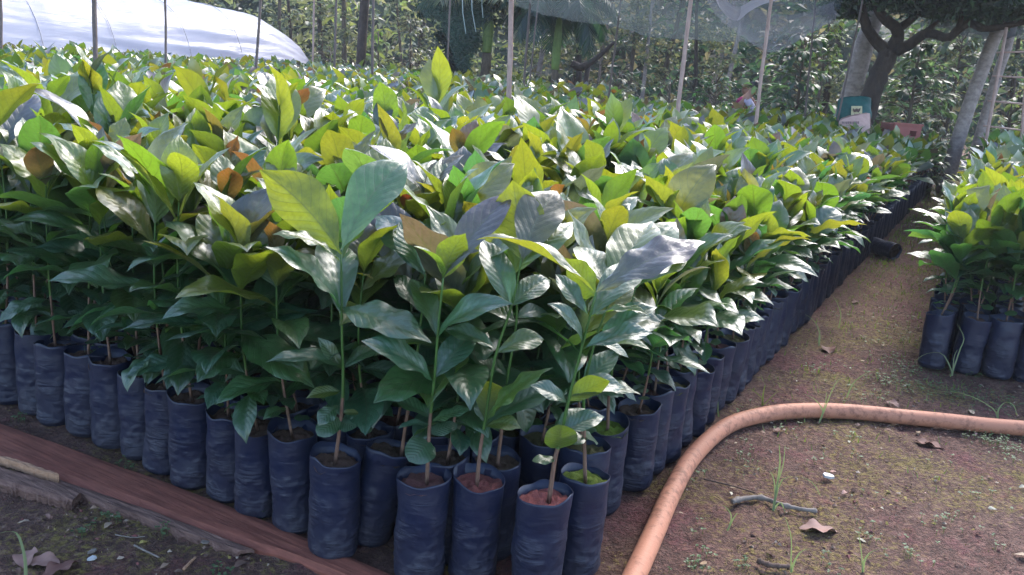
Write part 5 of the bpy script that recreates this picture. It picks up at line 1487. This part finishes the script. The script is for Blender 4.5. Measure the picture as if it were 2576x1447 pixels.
def skin_body(name, verts, edges, radii, m, parent, sub=1):
    me = bpy.data.meshes.new(name); me.from_pydata([tuple(v) for v in verts], edges, [])
    o = obj(name, me, parent); md = o.modifiers.new('s', 'SKIN'); md.use_smooth_shade = True
    for i, rr in enumerate(radii): me.skin_vertices[0].data[i].radius = (rr, rr)
    me.skin_vertices[0].data[0].use_root = True
    s = o.modifiers.new('u', 'SUBSURF'); s.levels = sub; s.render_levels = sub
    me.materials.append(m); return o
M_SKIN = simple('brown_skin', (.30, .15, .10), .5, .3, 10, .1)
def worker(px, d, label, mshirt, msleeve, mtrou, hat, bend=.5, face=1, zs=1.0):
    g = gnd(px, d); root = empty('person', g); tag(root, label, 'person')
    f = face
    hips = Vector((0, 0, .42)); chest = Vector((f * .16, -.06, .80)); neck = Vector((f * .23, -.09, .94)); head = Vector((f * .30, -.12, 1.02))
    # one continuous figure: legs bent in a squat, trunk leaning, arms reaching down
    v = [hips, Vector((f * .08, -.03, .60)), chest, neck, head + Vector((0, 0, .03)),
         Vector((-.02, -.12, .40)), Vector((f * .26, -.20, .46)), Vector((f * .12, -.16, .08)), Vector((f * .24, -.20, .05)),
         Vector((-.02, .12, .40)), Vector((f * .26, .10, .46)), Vector((f * .12, .12, .08)), Vector((f * .24, .10, .05)),
         chest + Vector((0, -.18, .04)), chest + Vector((f * .16, -.24, -.16)), chest + Vector((f * .34, -.20, -.33)), chest + Vector((f * .40, -.19, -.38)),
         chest + Vector((0, .17, .04)), chest + Vector((f * .16, .20, -.16)), chest + Vector((f * .34, .12, -.33)), chest + Vector((f * .40, .11, -.38))]
    e = [(0, 1), (1, 2), (2, 3), (3, 4), (0, 5), (5, 6), (6, 7), (7, 8), (0, 9), (9, 10), (10, 11), (11, 12), (2, 13), (13, 14), (14, 15), (15, 16), (2, 17), (17, 18), (18, 19), (19, 20)]
    rr = [.13, .12, .13, .05, .085, .085, .06, .04, .035, .085, .06, .04, .035, .06, .042, .032, .03, .06, .042, .032, .03]
    skin_body('body', v, e, rr, M_SKIN, root)
    skin_body('shirt', [hips + Vector((0, 0, .06)), v[1], v[2], v[2] + Vector((f * .03, -.01, .08))], [(0, 1), (1, 2), (2, 3)], [.150, .142, .155, .08], mshirt, root)
    for s in (13, 17):
        skin_body('sleeve', [v[2] + (v[s] - v[2]) * .5, v[s], v[s + 1], v[s + 2] + Vector((-f * .03, 0, .03))], [(0, 1), (1, 2), (2, 3)], [.07, .072, .055, .044], msleeve, root)
    for s in (5, 9):
        skin_body('trouser_leg', [v[0] * .5 + v[s] * .5, v[s], v[s + 1], v[s + 2]], [(0, 1), (1, 2), (2, 3)], [.12, .10, .075, .055], mtrou, root)
    if hat is not None:
        P = []; F = []
        hc = head + Vector((0, 0, .075))
        prof = [(.155, 0), (.16, .006), (.10, .02), (.095, .07), (.06, .10), (.001, .105)]; n = 16
        for (R, z) in prof:
            for k in range(n): a = 2 * PI * k / n; P.append((hc.x + R * math.cos(a), hc.y + R * math.sin(a), hc.z + z))
        for i in range(len(prof) - 1):
            for k in range(n): F.append((i * n + k, i * n + (k + 1) % n, (i + 1) * n + (k + 1) % n, (i + 1) * n + k))
        obj('hat', mesh('hat', P, F, hat), root)
    else:
        P = []; F = []; hc = head + Vector((0, 0, .06)); n = 14
        for i in range(7):
            ph = PI / 2 * i / 6
            for k in range(n): a = 2 * PI * k / n; P.append((hc.x - f * .01 + .098 * math.cos(a) * math.cos(ph), hc.y + .095 * math.sin(a) * math.cos(ph), hc.z + .09 * math.sin(ph)))
        for i in range(6):
            for k in range(n): F.append((i * n + k, i * n + (k + 1) % n, (i + 1) * n + (k + 1) % n, (i + 1) * n + k))
        obj('hair', mesh('hair', P, F, simple('black_hair', (.01, .008, .008), .5)), root)
    root.scale = (zs, zs, zs)
    return root
worker(1856, 15.5, 'crouching worker in a magenta top with pale lavender sleeves', simple('magenta_cloth', (.48, .03, .15), .8, .2, 14, 1.0), simple('lavender_cloth', (.58, .50, .62), .8), simple('dark_cloth', (.03, .03, .05), .8), None, face=1, zs=1.06)
worker(1912, 16.2, 'crouching worker in a dark red shirt and greenish hat', simple('dark_red_cloth', (.20, .03, .035), .8), simple('dark_red_sleeve', (.16, .03, .035), .8), simple('blue_cloth', (.03, .04, .08), .8), simple('greenish_hat_straw', (.20, .22, .11), .8), face=-1, zs=1.05)
g = gnd(1898, 14.9)
prof = [(.16, 0), (.22, .30), (.235, .30), (.235, .315), (.21, .31), (.15, .02)]; P = []; F = []; n = 18
for (R, z) in prof:
    for k in range(n): a = 2 * PI * k / n; P.append((R * math.cos(a), R * math.sin(a), z))
for i in range(len(prof) - 1):
    for k in range(n): F.append((i * n + k, i * n + (k + 1) % n, (i + 1) * n + (k + 1) % n, (i + 1) * n + k))
F.append(tuple(range(n))[::-1]); F.append(tuple(range(5 * n, 6 * n)))
tag(obj('basin', mesh('basin', P, F, simple('dark_blue_plastic', (.02, .025, .06), .4, .5), smooth=False), None, g), 'dark blue tub on the ground in front of the two workers', 'tub')

# ------------------------------------------------------------------ shade nets
def net(name, label, rows, m, seed, amp=.05, sub=(60, 40), cat='net'):
    """rows: list of polylines (near to far) of world points; a sheet is drawn through them"""
    nu, nv = sub
    R = [smooth_path(r, nu + 1) for r in rows]
    V = []; F = []
    for i in range(nu + 1):
        col = smooth_path([rw[i] for rw in R], nv + 1)
        for j, p in enumerate(col):
            w = amp * noise.noise((p.x * 1.1 + seed, p.y * 1.1, 3)) + amp * .5 * noise.noise((p.x * 3.3 + seed, p.y * 1.6, 8)) + amp * .2 * noise.noise((p.x * 9, p.y * 3, 8))
            V.append((p.x, p.y, p.z + w))
    k = nv + 1
    for i in range(nu):
        for j in range(nv): F.append((i * k + j, (i + 1) * k + j, (i + 1) * k + j + 1, i * k + j + 1))
    b = Vector(V[0]); V = [(x - b.x, y - b.y, z - b.z) for x, y, z in V]
    tag(obj(name, mesh(name, V, F, m), None, b), label, cat)
N_GREEN = net_material('dark_green_net', (.05, .10, .08), .55)
N_GREY = net_material('grey_blue_net', (.12, .15, .16), .50, .3)
N_PALE = net_material('pale_net', (.45, .44, .50), .60, .5)
net('shade_net', 'grey-green shade net stretched overhead between the middle poles', [
    [at(1180, -330, 6.2), at(1500, -330, 6.2), at(1800, -300, 6.2), at(2150, -260, 6.2)],
    [at(1230, -80, 9), at(1480, -60, 9), at(1700, -45, 9), at(2120, -10, 9)],
    [at(1270, -10, 11.6), at(1420, 22, 11.6), at(1640, 45, 11.6), at(2110, 40, 11.6)],
    [at(1285, 12, 13), at(1400, 42, 13), at(1560, 72, 13), at(1690, 98, 12.6), at(1900, 100, 12.2), at(2110, 60, 12)]], N_GREY, 2, .05)
net('shade_net', 'pale torn net sagging in a V between the two pale poles', [
    [at(1772, -20, 8.3), at(1800, 30, 8.2), at(1850, 75, 8.1), at(1905, 112, 8.0), at(1945, 128, 8), at(1995, 108, 8), at(2050, 80, 8.1), at(2112, 42, 8.3)],
    [at(1785, -30, 8.8), at(1830, 15, 8.8), at(1880, 50, 8.8), at(1920, 78, 8.8), at(1950, 90, 8.8), at(2000, 78, 8.8), at(2050, 55, 8.8), at(2100, 25, 8.8)],
    [at(1800, -40, 9.6), at(1850, -12, 9.6), at(1890, 18, 9.6), at(1930, 32, 9.6), at(1960, 36, 9.6), at(2010, 30, 9.6), at(2060, 15, 9.6), at(2100, 0, 9.6)]], net_material('pale_v_net', (.22, .22, .25), .42, .35), 5, .03, (70, 24))
net('shade_net', 'whitish bundle of net hanging at the top beside the right pale pole', [
    [at(1785, -60, 8.6), at(1800, 0, 8.5), at(1825, 40, 8.5), at(1855, 53, 8.5), at(1885, 30, 8.5), at(1930, 8, 8.5), at(2010, -10, 8.5)],
    [at(1790, -80, 9.2), at(1810, -30, 9.2), at(1835, 5, 9.2), at(1860, 15, 9.2), at(1890, 0, 9.2), at(1930, -15, 9.2), at(2010, -35, 9.2)]], N_PALE, 6, .02, (50, 14))
net('shade_net', 'green net draped over the creeper-smothered tree', [
    [at(1040, -40, 15.4), at(1065, 40, 15.4), at(1100, 75, 15.4), at(1118, 90, 15.4), at(1135, 130, 15.5)],
    [at(1150, -60, 14.9), at(1140, 10, 15.0), at(1150, 60, 15.1), at(1150, 110, 15.2), at(1152, 180, 15.5)],
    [at(1280, -60, 15.4), at(1262, 0, 15.4), at(1238, 45, 15.4), at(1215, 85, 15.4), at(1188, 170, 15.6)]], N_GREEN, 9, .10, (40, 30))
net('shade_net', 'dark net lying on the limbs of the branching tree at top right', [
    [at(2110, -200, 7.5), at(2300, -190, 7.5), at(2500, -170, 7.5), at(2700, -150, 7.5)],
    [at(2120, -40, 10), at(2300, -25, 10), at(2480, -12, 10), at(2680, 0, 10)],
    [at(2130, 10, 11.5), at(2260, 38, 11.5), at(2330, 60, 11.5), at(2450, 95, 11.3), at(2540, 92, 11), at(2640, 60, 10.8)]], net_material('dark_blue_net', (.035, .045, .06), .62), 12, .05)
net('shade_net', 'grey net strip hanging under the long limb at right', [
    [at(2330, 60, 11.0), at(2400, 52, 11.0), at(2470, 60, 11), at(2570, 55, 11)], [at(2325, 92, 11.4), at(2400, 88, 11.4), at(2470, 98, 11.4), at(2580, 96, 11.4)]], N_GREY, 15, .04, (40, 12))
# thin dangling cords from the middle net
mc = simple('pale_cord', (.30, .36, .34), .7)
for (x0, y0, x1, y1, lb) in [(1163, 25, 1172, 85, 'thin cord dangling before the netted tree, left of the pair'), (1186, 18, 1197, 80, 'thin cord dangling before the netted tree, right of the pair'), (1212, 10, 1215, 45, 'short cord hanging beside the netted tree')]:
    P = [at(x0 + (x1 - x0) * t / 8, y0 - 40 * (t == 0) + (y1 - y0) * t / 8, 14.7) for t in range(9)]
    b = P[0].copy(); tag(obj('hanging_cord', mesh('hanging_cord', *tube([p - b for p in P], .008, 5), mc), None, b), lb, 'cord')

# ------------------------------------------------------------------ humid air
T = NT('humid_air'); pv = T.n('VolumePrincipled'); pv.inputs['Color'].default_value = (0.92, 0.95, 1.0, 1); pv.inputs['Density'].default_value = 0.0013; pv.inputs['Anisotropy'].default_value = 0.2
T.l(pv.outputs[0], T.out.inputs['Volume'])
V, F = box(0, 40, 3.4, 180, 180, 8.8)
tag(obj('haze', mesh('haze', V, F, T.m, smooth=False)), 'thin humid haze filling the clearing', 'haze', kind='stuff')
SC.cycles.volume_bounces = 0
